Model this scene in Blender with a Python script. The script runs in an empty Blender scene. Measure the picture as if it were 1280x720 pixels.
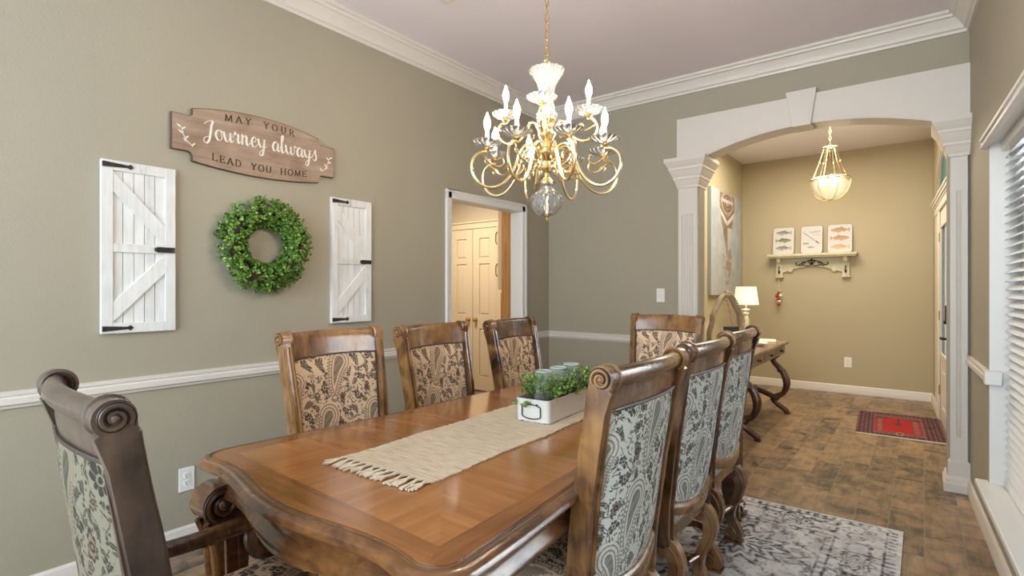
import bpy, bmesh, math, random
import numpy as np
from mathutils import Vector, Matrix, Euler
random.seed(7)
PI = math.pi
scene = bpy.context.scene
COL = scene.collection

# ------------------------------------------------------------------ camera, world, lights, exposure
YAW = math.radians(37.65)
cam_d = bpy.data.cameras.new('camera')
cam_d.sensor_width = 36.0
cam_d.lens = 665.0 / 1280.0 * 36.0
cam_d.clip_start = 0.02
cam = bpy.data.objects.new('camera', cam_d)
cam.location = (0, 0, 1.287)
cam.rotation_euler = (PI / 2, 0, YAW)
COL.objects.link(cam)
scene.camera = cam

world = bpy.data.worlds.new('world')
scene.world = world
world.use_nodes = True
wn = world.node_tree.nodes
bg = wn['Background']
bg.inputs[0].default_value = (0.80, 0.92, 1.0, 1)
bg.inputs[1].default_value = 1.0

scene.view_settings.view_transform = 'Standard'
scene.view_settings.look = 'None'
scene.view_settings.exposure = 1.2
scene.view_settings.gamma = 1.0
scene.view_settings.use_curve_mapping = False
scene.cycles.max_bounces = 10
scene.cycles.transmission_bounces = 10
scene.cycles.caustics_reflective = False
scene.cycles.caustics_refractive = False
scene.cycles.use_denoising = True
scene.cycles.sample_clamp_indirect = 6.0

def area_light(name, loc, rot, sx, sy, power, color):
    d = bpy.data.lights.new(name, 'AREA')
    d.shape = 'RECTANGLE'; d.size = sx; d.size_y = sy
    d.energy = power; d.color = color
    o = bpy.data.objects.new(name, d)
    o.location = loc; o.rotation_euler = rot
    COL.objects.link(o)
    return o

# daylight that pours through the dining room window, and an added fill lamp behind the camera
area_light('window_daylight', (0.95, 2.7, 1.5), (0, PI / 2, 0), 2.0, 2.0, 95, (0.86, 0.95, 1.0))
area_light('rear_fill', (-1.0, -2.6, 1.9), (PI / 2, 0, 0), 2.6, 2.0, 54, (0.74, 0.89, 1.0))
area_light('hall_ceiling_fill', (-4.3, 4.0, 2.55), (0, 0, 0), 0.5, 0.5, 19, (1.0, 0.87, 0.68))  # added warm fill lamp, no fitting at the hall ceiling
area_light('entry_ceiling_fill', (-1.0, 5.9, 2.9), (0, 0, 0), 1.2, 1.6, 29, (1.0, 0.90, 0.70))  # added fill lamp brightening the foyer besides its pendant

# ------------------------------------------------------------------ mesh helpers
class MB:
    def __init__(s):
        s.v = []; s.f = []; s.m = []; s.uv = None
    def add(s, vs, fs, mi=0):
        o = len(s.v)
        s.v.extend([tuple(p) for p in vs])
        s.f.extend([tuple(i + o for i in f) for f in fs])
        s.m.extend([mi] * len(fs))
    def box(s, x0, x1, y0, y1, z0, z1, mi=0):
        vs = [(x0,y0,z0),(x1,y0,z0),(x1,y1,z0),(x0,y1,z0),(x0,y0,z1),(x1,y0,z1),(x1,y1,z1),(x0,y1,z1)]
        s.add(vs, [(0,3,2,1),(4,5,6,7),(0,1,5,4),(1,2,6,5),(2,3,7,6),(3,0,4,7)], mi)
    def hexa(s, vs, mi=0):
        s.add(vs, [(0,3,2,1),(4,5,6,7),(0,1,5,4),(1,2,6,5),(2,3,7,6),(3,0,4,7)], mi)
    def prism(s, poly, fn, t0, t1, mi=0):
        """poly: list of 2D points; fn(a, b, t) -> 3D point"""
        n = len(poly)
        vs = [fn(a, b, t0) for a, b in poly] + [fn(a, b, t1) for a, b in poly]
        fs = [tuple(range(n))[::-1], tuple(range(n, 2 * n))]
        fs += [(i, (i + 1) % n, n + (i + 1) % n, n + i) for i in range(n)]
        s.add(vs, fs, mi)
    def lathe(s, prof, c=(0,0,0), seg=20, mi=0, rmod=None, axis='z', cap=True):
        vs = []; fs = []
        n = len(prof)
        for j in range(seg):
            th = 2 * PI * j / seg
            for i, (r, z) in enumerate(prof):
                rr = r * (rmod(th, i / (n - 1)) if rmod else 1)
                p = (rr * math.cos(th), rr * math.sin(th), z)
                if axis == 'y': p = (p[0], p[2], p[1])
                elif axis == 'x': p = (p[2], p[0], p[1])
                vs.append((p[0] + c[0], p[1] + c[1], p[2] + c[2]))
        for j in range(seg):
            k = (j + 1) % seg
            for i in range(n - 1):
                fs.append((j*n+i, k*n+i, k*n+i+1, j*n+i+1))
        if cap:
            if prof[0][0] > 1e-5: fs.append(tuple(j*n for j in range(seg))[::-1])
            if prof[-1][0] > 1e-5: fs.append(tuple(j*n+n-1 for j in range(seg)))
        s.add(vs, fs, mi)
    def tube(s, pts, r, seg=8, mi=0, closed=False, flat=None, up=None):
        pts = [Vector(p) for p in pts]
        n = len(pts)
        rs = r if isinstance(r, (list, tuple)) else [r] * n
        vs = []; fs = []
        prev = None
        for i, p in enumerate(pts):
            if closed: t = pts[(i + 1) % n] - pts[i - 1]
            else: t = pts[min(i + 1, n - 1)] - pts[max(i - 1, 0)]
            t.normalize()
            if prev is None:
                u = Vector(up) if up else Vector((0, 0, 1))
                if abs(t.dot(u)) > .95: u = Vector((1, 0, 0)) if not up else Vector((0, 1, 0))
                a = t.cross(u).normalized()
            else:
                a = prev - t * prev.dot(t)
                a.normalize()
            b = t.cross(a)
            prev = a
            fl = flat if flat else 1.0
            for j in range(seg):
                th = 2 * PI * j / seg
                vs.append(p + a * (rs[i] * math.cos(th) * fl) + b * (rs[i] * math.sin(th)))
        m = n if closed else n - 1
        for i in range(m):
            k = (i + 1) % n
            for j in range(seg):
                l = (j + 1) % seg
                fs.append((i*seg+j, i*seg+l, k*seg+l, k*seg+j))
        if not closed:
            fs.append(tuple(range(seg))[::-1]); fs.append(tuple((n-1)*seg + j for j in range(seg)))
        s.add(vs, fs, mi)
    def sweep(s, prof, frames, mi=0, cap=True, closed=False):
        """frames: functions or list; each frame maps (a,b)->3D"""
        n = len(prof); k = len(frames)
        vs = [fr(a, b) for fr in frames for a, b in prof]
        fs = []
        for i in range(k if closed else k - 1):
            j2 = (i + 1) % k
            for j in range(n):
                l = (j + 1) % n
                fs.append((i*n+j, i*n+l, j2*n+l, j2*n+j))
        if cap and not closed:
            fs.append(tuple(range(n))[::-1]); fs.append(tuple((k-1)*n + j for j in range(n)))
        s.add(vs, fs, mi)
    def ball(s, c, r, seg=10, rings=6, mi=0, sc=(1,1,1)):
        prof = [(max(r * math.sin(PI * i / rings), 0.0), -r * math.cos(PI * i / rings)) for i in range(rings + 1)]
        vs = []; fs = []
        n = len(prof)
        for j in range(seg):
            th = 2 * PI * j / seg
            for (q, z) in prof:
                vs.append((c[0] + q*math.cos(th)*sc[0], c[1] + q*math.sin(th)*sc[1], c[2] + z*sc[2]))
        for j in range(seg):
            k = (j + 1) % seg
            for i in range(n - 1):
                fs.append((j*n+i, k*n+i, k*n+i+1, j*n+i+1))
        s.add(vs, fs, mi)
    def mesh(s, name, mats, smooth=35, merge=True, fixn=True):
        me = bpy.data.meshes.new(name)
        me.from_pydata(s.v, [], s.f)
        if not isinstance(mats, (list, tuple)): mats = [mats]
        for m in mats: me.materials.append(m)
        if len(mats) > 1: me.polygons.foreach_set('material_index', s.m)
        if fixn:
            bm = bmesh.new(); bm.from_mesh(me)
            if merge: bmesh.ops.remove_doubles(bm, verts=bm.verts, dist=1e-5)
            bmesh.ops.recalc_face_normals(bm, faces=bm.faces)
            bm.to_mesh(me); bm.free()
        if smooth:
            me.polygons.foreach_set('use_smooth', [True] * len(me.polygons))
            me.set_sharp_from_angle(angle=math.radians(smooth))
        me.update()
        return me
    def build(s, name, mats, parent=None, smooth=35, bevel=0, kind=None, merge=True):
        return link(name, s.mesh(name, mats, smooth, merge), parent, bevel, kind)

def link(name, me, parent=None, bevel=0, kind=None):
    o = bpy.data.objects.new(name, me)
    COL.objects.link(o)
    if parent: o.parent = parent
    if bevel:
        b = o.modifiers.new('bevel', 'BEVEL'); b.width = bevel; b.segments = 2
        b.limit_method = 'ANGLE'; b.angle_limit = math.radians(40)
    if kind: o['kind'] = kind
    return o

def thing(name, label, cat, loc=(0,0,0), rz=0, group=None):
    o = bpy.data.objects.new(name, None)
    COL.objects.link(o)
    o.location = loc; o.rotation_euler = (0, 0, rz)
    o.empty_display_size = .05
    tag(o, label, cat, group)
    return o
def tag(o, label, cat, group=None):
    o['label'] = label; o['category'] = cat
    if group: o['group'] = group
    return o
def struct(o):
    o['kind'] = 'structure'; return o
def children(o):
    return [c for c in bpy.data.objects if c.parent == o]
def copy_tree(o, parent=None):
    kids = children(o)
    c = o.copy(); COL.objects.link(c)
    c.parent = parent
    for k in kids: copy_tree(k, c)
    return c

def crom(pts, n=6, closed=False):
    """Catmull-Rom through points"""
    P = [Vector(p) for p in pts]
    out = []
    m = len(P)
    rng = m if closed else m - 1
    for i in range(rng):
        p0 = P[(i - 1) % m] if closed or i > 0 else P[0]
        p1 = P[i]; p2 = P[(i + 1) % m]
        p3 = P[(i + 2) % m] if closed or i + 2 < m else P[-1]
        for k in range(n):
            t = k / n
            out.append(0.5 * ((2*p1) + (p2-p0)*t + (2*p0-5*p1+4*p2-p3)*t*t + (-p0+3*p1-3*p2+p3)*t**3))
    if not closed: out.append(P[-1])
    return out

# ------------------------------------------------------------------ materials
def new_mat(name):
    m = bpy.data.materials.new(name); m.use_nodes = True
    return m, m.node_tree.nodes, m.node_tree.links, m.node_tree.nodes['Principled BSDF']
def plain(name, col, rough=.5, metal=0, spec=.5, bump=0, bscale=200, var=0, vscale=4):
    m, n, l, p = new_mat(name)
    p.inputs['Base Color'].default_value = (*col, 1)
    p.inputs['Roughness'].default_value = rough
    p.inputs['Metallic'].default_value = metal
    p.inputs['Specular IOR Level'].default_value = spec
    if bump or var:
        tc = n.new('ShaderNodeTexCoord')
    if var:
        nz = n.new('ShaderNodeTexNoise'); nz.inputs['Scale'].default_value = vscale; nz.inputs['Detail'].default_value = 5
        l.new(tc.outputs['Object'], nz.inputs['Vector'])
        mx = n.new('ShaderNodeMix'); mx.data_type = 'RGBA'
        mx.inputs['A'].default_value = (*[c * (1 - var) for c in col], 1)
        mx.inputs['B'].default_value = (*[min(c * (1 + var), 1) for c in col], 1)
        l.new(nz.outputs['Fac'], mx.inputs['Factor'])
        l.new(mx.outputs['Result'], p.inputs['Base Color'])
    if bump:
        nb = n.new('ShaderNodeTexNoise'); nb.inputs['Scale'].default_value = bscale; nb.inputs['Detail'].default_value = 3
        l.new(tc.outputs['Object'], nb.inputs['Vector'])
        b = n.new('ShaderNodeBump'); b.inputs['Strength'].default_value = bump; b.inputs['Distance'].default_value = .004
        l.new(nb.outputs['Fac'], b.inputs['Height']); l.new(b.outputs['Normal'], p.inputs['Normal'])
    return m
def ramp(n, stops):
    r = n.new('ShaderNodeValToRGB')
    cr = r.color_ramp
    while len(cr.elements) < len(stops): cr.elements.new(.5)
    for e, (pos, c) in zip(cr.elements, stops):
        e.position = pos; e.color = (*c, 1)
    return r
def wood(name, stops, scale=(3, 3, 40), rough=.3, detail=6, coat=.3, grain=.25, blot=2.2, spec=.5, rnd=False, rspread=.16):
    """grain runs along the axis with the SMALL scale; large blotches from a second noise"""
    m, n, l, p = new_mat(name)
    tc = n.new('ShaderNodeTexCoord')
    vec = tc.outputs['Object']
    if rnd:
        oi = n.new('ShaderNodeObjectInfo')
        ad = n.new('ShaderNodeVectorMath'); ad.operation = 'MULTIPLY_ADD'
        cmb = n.new('ShaderNodeCombineXYZ')
        for k in range(3): l.new(oi.outputs['Random'], cmb.inputs[k])
        l.new(cmb.outputs[0], ad.inputs[0]); ad.inputs[1].default_value = (37, 53, 71)
        l.new(vec, ad.inputs[2]); vec = ad.outputs[0]
    mp = n.new('ShaderNodeMapping'); mp.inputs['Scale'].default_value = scale
    l.new(vec, mp.inputs['Vector'])
    g = n.new('ShaderNodeTexNoise'); g.inputs['Scale'].default_value = 1.0; g.inputs['Detail'].default_value = detail
    g.inputs['Roughness'].default_value = .65; g.inputs['Distortion'].default_value = .6
    l.new(mp.outputs[0], g.inputs['Vector'])
    b = n.new('ShaderNodeTexNoise'); b.inputs['Scale'].default_value = blot; b.inputs['Detail'].default_value = 4
    b.inputs['Distortion'].default_value = .8
    l.new(vec, b.inputs['Vector'])
    mx = n.new('ShaderNodeMix'); mx.data_type = 'FLOAT'; mx.inputs['Factor'].default_value = grain
    l.new(b.outputs['Fac'], mx.inputs['A']); l.new(g.outputs['Fac'], mx.inputs['B'])
    fac = mx.outputs['Result']
    if rnd:
        ma = n.new('ShaderNodeMath'); ma.operation = 'MULTIPLY_ADD'
        l.new(oi.outputs['Random'], ma.inputs[0]); ma.inputs[1].default_value = rspread; 
        sb = n.new('ShaderNodeMath'); sb.operation = 'SUBTRACT'; l.new(fac, sb.inputs[0]); sb.inputs[1].default_value = rspread/2
        l.new(sb.outputs[0], ma.inputs[2]); fac = ma.outputs[0]
    r = ramp(n, stops); l.new(fac, r.inputs['Fac'])
    l.new(r.outputs['Color'], p.inputs['Base Color'])
    p.inputs['Roughness'].default_value = rough
    p.inputs['Coat Weight'].default_value = coat; p.inputs['Coat Roughness'].default_value = .12
    p.inputs['Specular IOR Level'].default_value = spec
    bp = n.new('ShaderNodeBump'); bp.inputs['Strength'].default_value = .12; bp.inputs['Distance'].default_value = .002
    l.new(g.outputs['Fac'], bp.inputs['Height']); l.new(bp.outputs['Normal'], p.inputs['Normal'])
    return m
def glass(name, col=(1,1,1), rough=.02, ior=1.45):
    m, n, l, p = new_mat(name)
    p.inputs['Base Color'].default_value = (*col, 1)
    p.inputs['Transmission Weight'].default_value = 1
    p.inputs['Roughness'].default_value = rough
    p.inputs['IOR'].default_value = ior
    return m
def emit(name, col, strength):
    m, n, l, p = new_mat(name)
    p.inputs['Base Color'].default_value = (*col, 1)
    p.inputs['Emission Color'].default_value = (*col, 1)
    p.inputs['Emission Strength'].default_value = strength
    return m
def foliage(name, dark, light, rough=.45):
    m, n, l, p = new_mat(name)
    ge = n.new('ShaderNodeNewGeometry')
    r = ramp(n, [(0, dark), (.55, [(a+b)/2 for a, b in zip(dark, light)]), (1, light)])
    l.new(ge.outputs['Random Per Island'], r.inputs['Fac'])
    l.new(r.outputs['Color'], p.inputs['Base Color'])
    p.inputs['Roughness'].default_value = rough
    p.inputs['Subsurface Weight'].default_value = 0
    return m
def pattern_mat(name, base, dark, second, rough=.8, weave=900, mod=0, modscale=6):
    """base cloth, R channel of attribute 'pat' mixes in dark, G mixes in second"""
    m, n, l, p = new_mat(name)
    at = n.new('ShaderNodeAttribute'); at.attribute_name = 'pat'
    sp = n.new('ShaderNodeSeparateColor'); l.new(at.outputs['Color'], sp.inputs[0])
    r_out = sp.outputs[0]
    tc = n.new('ShaderNodeTexCoord')
    if mod:
        nz = n.new('ShaderNodeTexNoise'); nz.inputs['Scale'].default_value = modscale; nz.inputs['Detail'].default_value = 8
        nz.inputs['Roughness'].default_value = .7
        l.new(tc.outputs['Object'], nz.inputs['Vector'])
        mr = n.new('ShaderNodeMapRange'); mr.inputs[1].default_value = .38; mr.inputs[2].default_value = .60
        mr.inputs[3].default_value = 1 - mod; mr.inputs[4].default_value = 1
        l.new(nz.outputs['Fac'], mr.inputs[0])
        mu = n.new('ShaderNodeMath'); mu.operation = 'MULTIPLY'
        l.new(r_out, mu.inputs[0]); l.new(mr.outputs[0], mu.inputs[1]); r_out = mu.outputs[0]
    m1 = n.new('ShaderNodeMix'); m1.data_type = 'RGBA'
    m1.inputs['A'].default_value = (*base, 1); m1.inputs['B'].default_value = (*second, 1)
    l.new(sp.outputs[1], m1.inputs['Factor'])
    m2 = n.new('ShaderNodeMix'); m2.data_type = 'RGBA'; m2.inputs['B'].default_value = (*dark, 1)
    l.new(m1.outputs['Result'], m2.inputs['A']); l.new(r_out, m2.inputs['Factor'])
    l.new(m2.outputs['Result'], p.inputs['Base Color'])
    p.inputs['Roughness'].default_value = rough
    p.inputs['Specular IOR Level'].default_value = .25
    nb = n.new('ShaderNodeTexNoise'); nb.inputs['Scale'].default_value = weave
    l.new(tc.outputs['Object'], nb.inputs['Vector'])
    b = n.new('ShaderNodeBump'); b.inputs['Strength'].default_value = .3; b.inputs['Distance'].default_value = .002
    l.new(nb.outputs['Fac'], b.inputs['Height']); l.new(b.outputs['Normal'], p.inputs['Normal'])
    return m
def color_attr_mat(name, rough=.7):
    m, n, l, p = new_mat(name)
    at = n.new('ShaderNodeAttribute'); at.attribute_name = 'pat'
    l.new(at.outputs['Color'], p.inputs['Base Color'])
    p.inputs['Roughness'].default_value = rough
    return m
def grid_mesh(name, P, pat, mat, smooth=True):
    """P: (nv,nu,3) array, pat: (nv,nu,3) colours per vertex"""
    nv, nu, _ = P.shape
    idx = np.arange(nv * nu).reshape(nv, nu)
    q = np.stack([idx[:-1,:-1], idx[:-1,1:], idx[1:,1:], idx[1:,:-1]], -1).reshape(-1, 4)
    me = bpy.data.meshes.new(name)
    me.vertices.add(nv * nu); me.vertices.foreach_set('co', P.reshape(-1).astype(np.float32))
    me.loops.add(q.size); me.loops.foreach_set('vertex_index', q.reshape(-1).astype(np.int32))
    me.polygons.add(len(q))
    me.polygons.foreach_set('loop_start', np.arange(0, q.size, 4, dtype=np.int32))
    me.polygons.foreach_set('use_smooth', [smooth] * len(q))
    me.update(calc_edges=True)
    if pat is not None:
        a = me.color_attributes.new('pat', 'FLOAT_COLOR', 'POINT')
        c = np.ones((nv * nu, 4), np.float32); c[:, :3] = pat.reshape(-1, 3)
        a.data.foreach_set('color', c.reshape(-1))
    me.materials.append(mat)
    me.validate()
    return me

M = {}
M['wall'] = plain('sage_wall_paint', (0.39, 0.352, 0.268), .65, bump=.25, bscale=160, var=.03, vscale=1.5)
M['wall_foyer'] = plain('tan_wall_paint', (0.48, 0.405, 0.265), .65, bump=.25, bscale=160, var=.03, vscale=1.5)
M['hall_wall'] = plain('hall_wall_paint', (0.55, 0.47, 0.36), .65, bump=.2, bscale=160)
M['ceiling'] = plain('ceiling_paint', (0.82, 0.765, 0.81), .8, bump=.4, bscale=90)
M['trim'] = plain('white_trim_paint', (0.74, 0.69, 0.63), .4)
M['white'] = plain('white_gloss', (0.80, 0.79, 0.76), .35)
M['slat'] = plain('white_blind_slat', (0.84, 0.85, 0.86), .4)
M['grout'] = plain('grout', (0.36, 0.31, 0.25), .8)
M['plank'] = wood('wood_look_tile', [(.34, (.060,.044,.033)), (.43, (.150,.102,.068)), (.54, (.285,.182,.106)), (.70, (.42,.268,.152))], (30, 5, 10), .34, 8, 0, .42, 7.5, .5, rnd=True, rspread=.13)
M['chair'] = wood('antique_chair_wood', [(.33, (.026,.012,.006)), (.46, (.115,.051,.019)), (.57, (.27,.130,.044)), (.72, (.40,.215,.085))], (26, 26, 4), .27, 7, .45, .40, 7, rnd=True)
M['chair_shaded'] = wood('shaded_antique_wood', [(.32, (.018,.012,.010)), (.46, (.070,.044,.034)), (.60, (.135,.086,.064)), (.78, (.25,.145,.085))], (26, 26, 4), .30, 6, .45, .35, 5)  # same chair wood, its unlit look put into a darker colour
M['table'] = wood('carved_table_wood', [(.33, (.020,.009,.005)), (.47, (.10,.038,.013)), (.60, (.23,.098,.030)), (.75, (.35,.175,.062))], (8, 8, 26), .25, 7, .5, .45, 5)
def veneer(nm, sc):
    return wood(nm, [(.28, (.16,.054,.014)), (.45, (.32,.115,.028)), (.60, (.43,.170,.045)), (.78, (.55,.25,.085))], sc, .17, 7, .55, .55, 2.6, rnd=True)
M['ven_x'] = veneer('veneer_cross', (2.5, 34, 10))
M['ven_y'] = veneer('veneer_long', (34, 2.5, 10))
def veneer_b(nm, sc):
    return wood(nm, [(.28, (.10,.034,.010)), (.45, (.23,.080,.021)), (.60, (.33,.125,.034)), (.78, (.44,.19,.062))], sc, .17, 7, .55, .55, 2.6, rnd=True)
M['ven_xb'] = veneer_b('veneer_border_cross', (2.5, 34, 10))
M['ven_yb'] = veneer_b('veneer_border_long', (34, 2.5, 10))
M['desk'] = wood('desk_wood', [(.32, (.10,.062,.034)), (.5, (.24,.155,.09)), (.7, (.36,.25,.155))], (24, 3, 20), .4, 6, .1, .5, 4)
M['desk_dark'] = wood('dark_carved_wood', [(.3, (.03,.012,.007)), (.5, (.085,.035,.018)), (.75, (.16,.07,.035))], (16, 16, 6), .35, 6, .2, .4, 5)
M['oak'] = wood('golden_oak', [(.3, (.36,.165,.052)), (.5, (.53,.27,.095)), (.72, (.66,.38,.16))], (30, 30, 2.2), .4, 6, .2, .8, 3)
M['sign'] = wood('rustic_sign_wood', [(.25, (.17,.11,.075)), (.43, (.31,.21,.145)), (.58, (.41,.30,.22)), (.78, (.52,.42,.34))], (40, 3, 26), .7, 7, 0, .6, 5, .3)
M['sign_edge'] = plain('sign_edge', (.11, .07, .05), .7)
M['ink'] = plain('brown_ink', (.06, .04, .03), .8)
M['paint_white'] = plain('white_lettering', (.84, .80, .72), .7)
M['barn'] = wood('whitewashed_wood', [(.22, (.42,.41,.40)), (.40, (.72,.71,.69)), (.6, (.83,.83,.81)), (.85, (.88,.88,.87))], (40, 40, 4), .7, 7, 0, .6, 5, .3, rnd=True)
M['iron'] = plain('black_iron', (.035, .028, .026), .5, .6, bump=.4, bscale=120)
M['groove'] = plain('carved_groove', (.018, .010, .007), .5)
M['black'] = plain('black_matte', (.012, .012, .013), .45)
M['brass'] = plain('polished_brass', (.86, .68, .36), .16, 1.0)
M['brass2'] = plain('warm_brass', (.72, .52, .22), .25, 1.0)
M['crystal'] = glass('cut_crystal', (1, 1, 1), .06, 1.45); M['crystal'].node_tree.nodes['Principled BSDF'].inputs['Transmission Weight'].default_value = .88
M['lit_glass'] = glass('ribbed_pendant_glass', (1, .97, .9), .35, 1.35); M['lit_glass'].node_tree.nodes['Principled BSDF'].inputs['Transmission Weight'].default_value = .93
M['jar'] = plain('jar_glass', (.86, .93, .90), .04); M['jar'].node_tree.nodes['Principled BSDF'].inputs['Alpha'].default_value = .10
M['jar_rim'] = plain('jar_rim_glass', (.86, .93, .90), .04); M['jar_rim'].node_tree.nodes['Principled BSDF'].inputs['Alpha'].default_value = .5
M['pane'] = glass('window_pane', (1, 1, 1), 0, 1.02)
M['teal_pane'] = glass('teal_pane', (.38, .72, .66), .3, 1.05)
M['candle'] = plain('candle_sleeve', (.85, .82, .75), .4)
M['bulb'] = emit('bulb_glow', (1.0, .82, .64), 118)
M['bulb2'] = emit('pendant_bulb_glow', (1.0, .86, .62), 62)
M['leaf'] = foliage('boxwood_leaf', (.045, .14, .02), (.34, .56, .10))
M['leaf2'] = foliage('planter_leaf', (.05, .15, .02), (.42, .64, .14))
M['twig'] = plain('twig', (.10, .07, .04), .8)
M['runner'] = None
M['shade'] = None
M['plastic'] = plain('white_plastic', (.86, .85, .82), .35)
M['cream'] = wood('cream_painted_wood', [(.25, (.42,.36,.22)), (.42, (.62,.56,.38)), (.7, (.72,.67,.50))], (20, 20, 20), .6, 5, 0, .4, 6, .3)
M['driftwood'] = wood('driftwood', [(.3, (.24,.19,.14)), (.5, (.42,.36,.28)), (.75, (.58,.52,.43))], (20, 20, 5), .7, 6, 0, .5, 6, .3)
M['bead'] = plain('wood_bead', (.50, .36, .24), .55)
M['red'] = plain('red_bead', (.42, .045, .03), .35)
M['paper'] = plain('paper', (.80, .78, .70), .7)
M['mirror'] = plain('mirror', (.8, .82, .80), .05, 1.0)
M['door'] = plain('door_paint', (.76, .70, .61), .4)
M['hall_door'] = plain('cream_door_paint', (.74, .63, .47), .4)
M['oven'] = plain('cream_appliance', (.70, .58, .44), .3)
M['gold_knob'] = plain('knob_brass', (.75, .53, .20), .2, 1.0)
# ------------------------------------------------------------------ the room shell
XL = -2.94; YB = 4.41; YF = 7.65; ZC = 3.03; ZF = 2.97; Y0 = -1.4
def XR(y): return .235 - .044 * (y - 4.41)
def rwbox(mb, y0, y1, o0, o1, z0, z1, mi=0):
    mb.hexa([(XR(y0)+o0,y0,z0),(XR(y0)+o1,y0,z0),(XR(y1)+o1,y1,z0),(XR(y1)+o0,y1,z0),
             (XR(y0)+o0,y0,z1),(XR(y0)+o1,y0,z1),(XR(y1)+o1,y1,z1),(XR(y1)+o0,y1,z1)], mi)

# floor: a grout bed and wood-look tiles laid one by one
b = MB(); b.box(-2.96, .62, Y0, 7.8, -.06, -.0025)
floor = struct(b.build('floor', M['grout'], smooth=0))
b = MB(); b.box(-5.7, -2.95, 2.3, 5.2, -.06, -.002); struct(b.build('floor', M['plank'], smooth=0))
PW, PL = .157, .612
pb = MB(); pb.box(.002, PW-.002, .002, PL-.002, -.012, 0)
plank_me = pb.mesh('plank', M['plank'], 0)
rows = 22
npl = 0
for i in range(rows):
    x = -2.975 + i * PW
    off = (-.45, -.25, -.05)[i % 3] + (.07 if i % 2 else 0)
    y = off
    while y < 7.62:
        if y > 4.35 and x < -1.95: break
        if y + PL > .05:
            o = link('plank', plank_me, floor); o.location = (x, y, random.uniform(-.0006, .0006))
            bv = o
            npl += 1
        y += PL

# ceilings
b = MB(); b.box(-3.06, .62, Y0, 4.42, ZC, ZC+.1); struct(b.build('ceiling', M['ceiling'], smooth=0))
b = MB(); b.box(-2.1, .5, 4.53, 7.75, ZF, ZF+.1); struct(b.build('ceiling', M['ceiling'], smooth=0))
b = MB(); b.box(-5.7, -3.06, 2.3, 5.2, 2.72, 2.8); struct(b.build('ceiling', M['hall_wall'], smooth=0))

# left wall with the doorway to the hall
DY0, DY1, DZ = 3.01, 3.965, 2.005
b = MB()
b.box(XL-.12, XL, Y0, DY0, 0, ZC); b.box(XL-.12, XL, DY1, YB+.13, 0, ZC); b.box(XL-.12, XL, DY0, DY1, DZ, ZC)
struct(b.build('wall_left', M['wall'], smooth=0))
# back wall with the arch
AX, AH, AZ, AS = -.665, .79, 2.345, .148
AR = (AH*AH + AS*AS) / (2*AS)
def arc(n=24, h=AH):
    return [(AX - h + 2*h*i/n, AZ + AS - AR + math.sqrt(AR*AR - (-h + 2*h*i/n)**2)) for i in range(n+1)]
b = MB()
b.box(XL, AX-AH, YB, YB+.13, 0, ZC)
a = arc()
for (x0, z0), (x1, z1) in zip(a[:-1], a[1:]):
    b.hexa([(x0,YB,z0),(x1,YB,z1),(x1,YB+.13,z1),(x0,YB+.13,z0),(x0,YB,ZC),(x1,YB,ZC),(x1,YB+.13,ZC),(x0,YB+.13,ZC)])
b.box(AX+AH, XR(YB)+.02, YB, YB+.13, 0, ZC)
struct(b.build('wall_back', M['wall'], smooth=0))
# right wall: window, then past the arch the front door and its arched transom
WY0, WY1, WZ0, WZ1 = 1.55, 3.645, .285, 2.03
EY0, EY1, EZ = 5.68, 6.66, 2.045
TZ0, TZ1 = 2.25, 2.70
TY0, TY1 = 5.10, 7.16
b = MB()
rwbox(b, Y0, WY0, 0, .15, 0, ZC); rwbox(b, WY1, YB, 0, .15, 0, ZC)
rwbox(b, WY0, WY1, 0, .15, 0, WZ0); rwbox(b, WY0, WY1, 0, .15, WZ1, ZC)
struct(b.build('wall_right', M['wall'], smooth=0))
b = MB()
rwbox(b, YB, TY0, 0, .15, 0, ZC); rwbox(b, TY1, YF+.1, 0, .15, 0, ZC)
rwbox(b, EY0, EY1, 0, .15, EZ, TZ0); rwbox(b, TY0, EY0, 0, .15, 0, TZ0); rwbox(b, EY1, TY1, 0, .15, 0, TZ0)
N = 16
tc_, th_ = (TY0+TY1)/2, (TY1-TY0)/2
tr_ = (th_*th_ + .42*.42) / (2*.42)
tarc = [(TY0 + (TY1-TY0)*i/N, TZ1 - tr_ + math.sqrt(tr_**2 - (-th_ + 2*th_*i/N)**2)) for i in range(N+1)]
for (y0, z0), (y1, z1) in zip(tarc[:-1], tarc[1:]):
    b.hexa([(XR(y0),y0,z0),(XR(y0)+.15,y0,z0),(XR(y1)+.15,y1,z1),(XR(y1),y1,z1),
            (XR(y0),y0,ZC),(XR(y0)+.15,y0,ZC),(XR(y1)+.15,y1,ZC),(XR(y1),y1,ZC)])
struct(b.build('wall_foyer_right', M['wall_foyer'], smooth=0))
b = MB(); b.box(-2.1, -1.94, YB+.13, YF, 0, ZC); struct(b.build('wall_foyer_left', M['wall_foyer'], smooth=0))
b = MB(); b.box(-2.1, .5, YF, YF+.12, 0, ZC); struct(b.build('wall_foyer_far', M['wall_foyer'], smooth=0))
# hall beyond the doorway
b = MB(); b.box(-5.7, -3.06, 5.05, 5.17, 0, 2.75); struct(b.build('wall_hall_far', M['hall_wall'], smooth=0))
b = MB(); b.box(-5.82, -5.7, 2.3, 5.17, 0, 2.75); struct(b.build('wall_hall_left', M['hall_wall'], smooth=0))
b = MB(); b.box(-5.82, -3.06, 2.18, 2.3, 0, 2.75); struct(b.build('wall_hall_near', M['hall_wall'], smooth=0))

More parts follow.
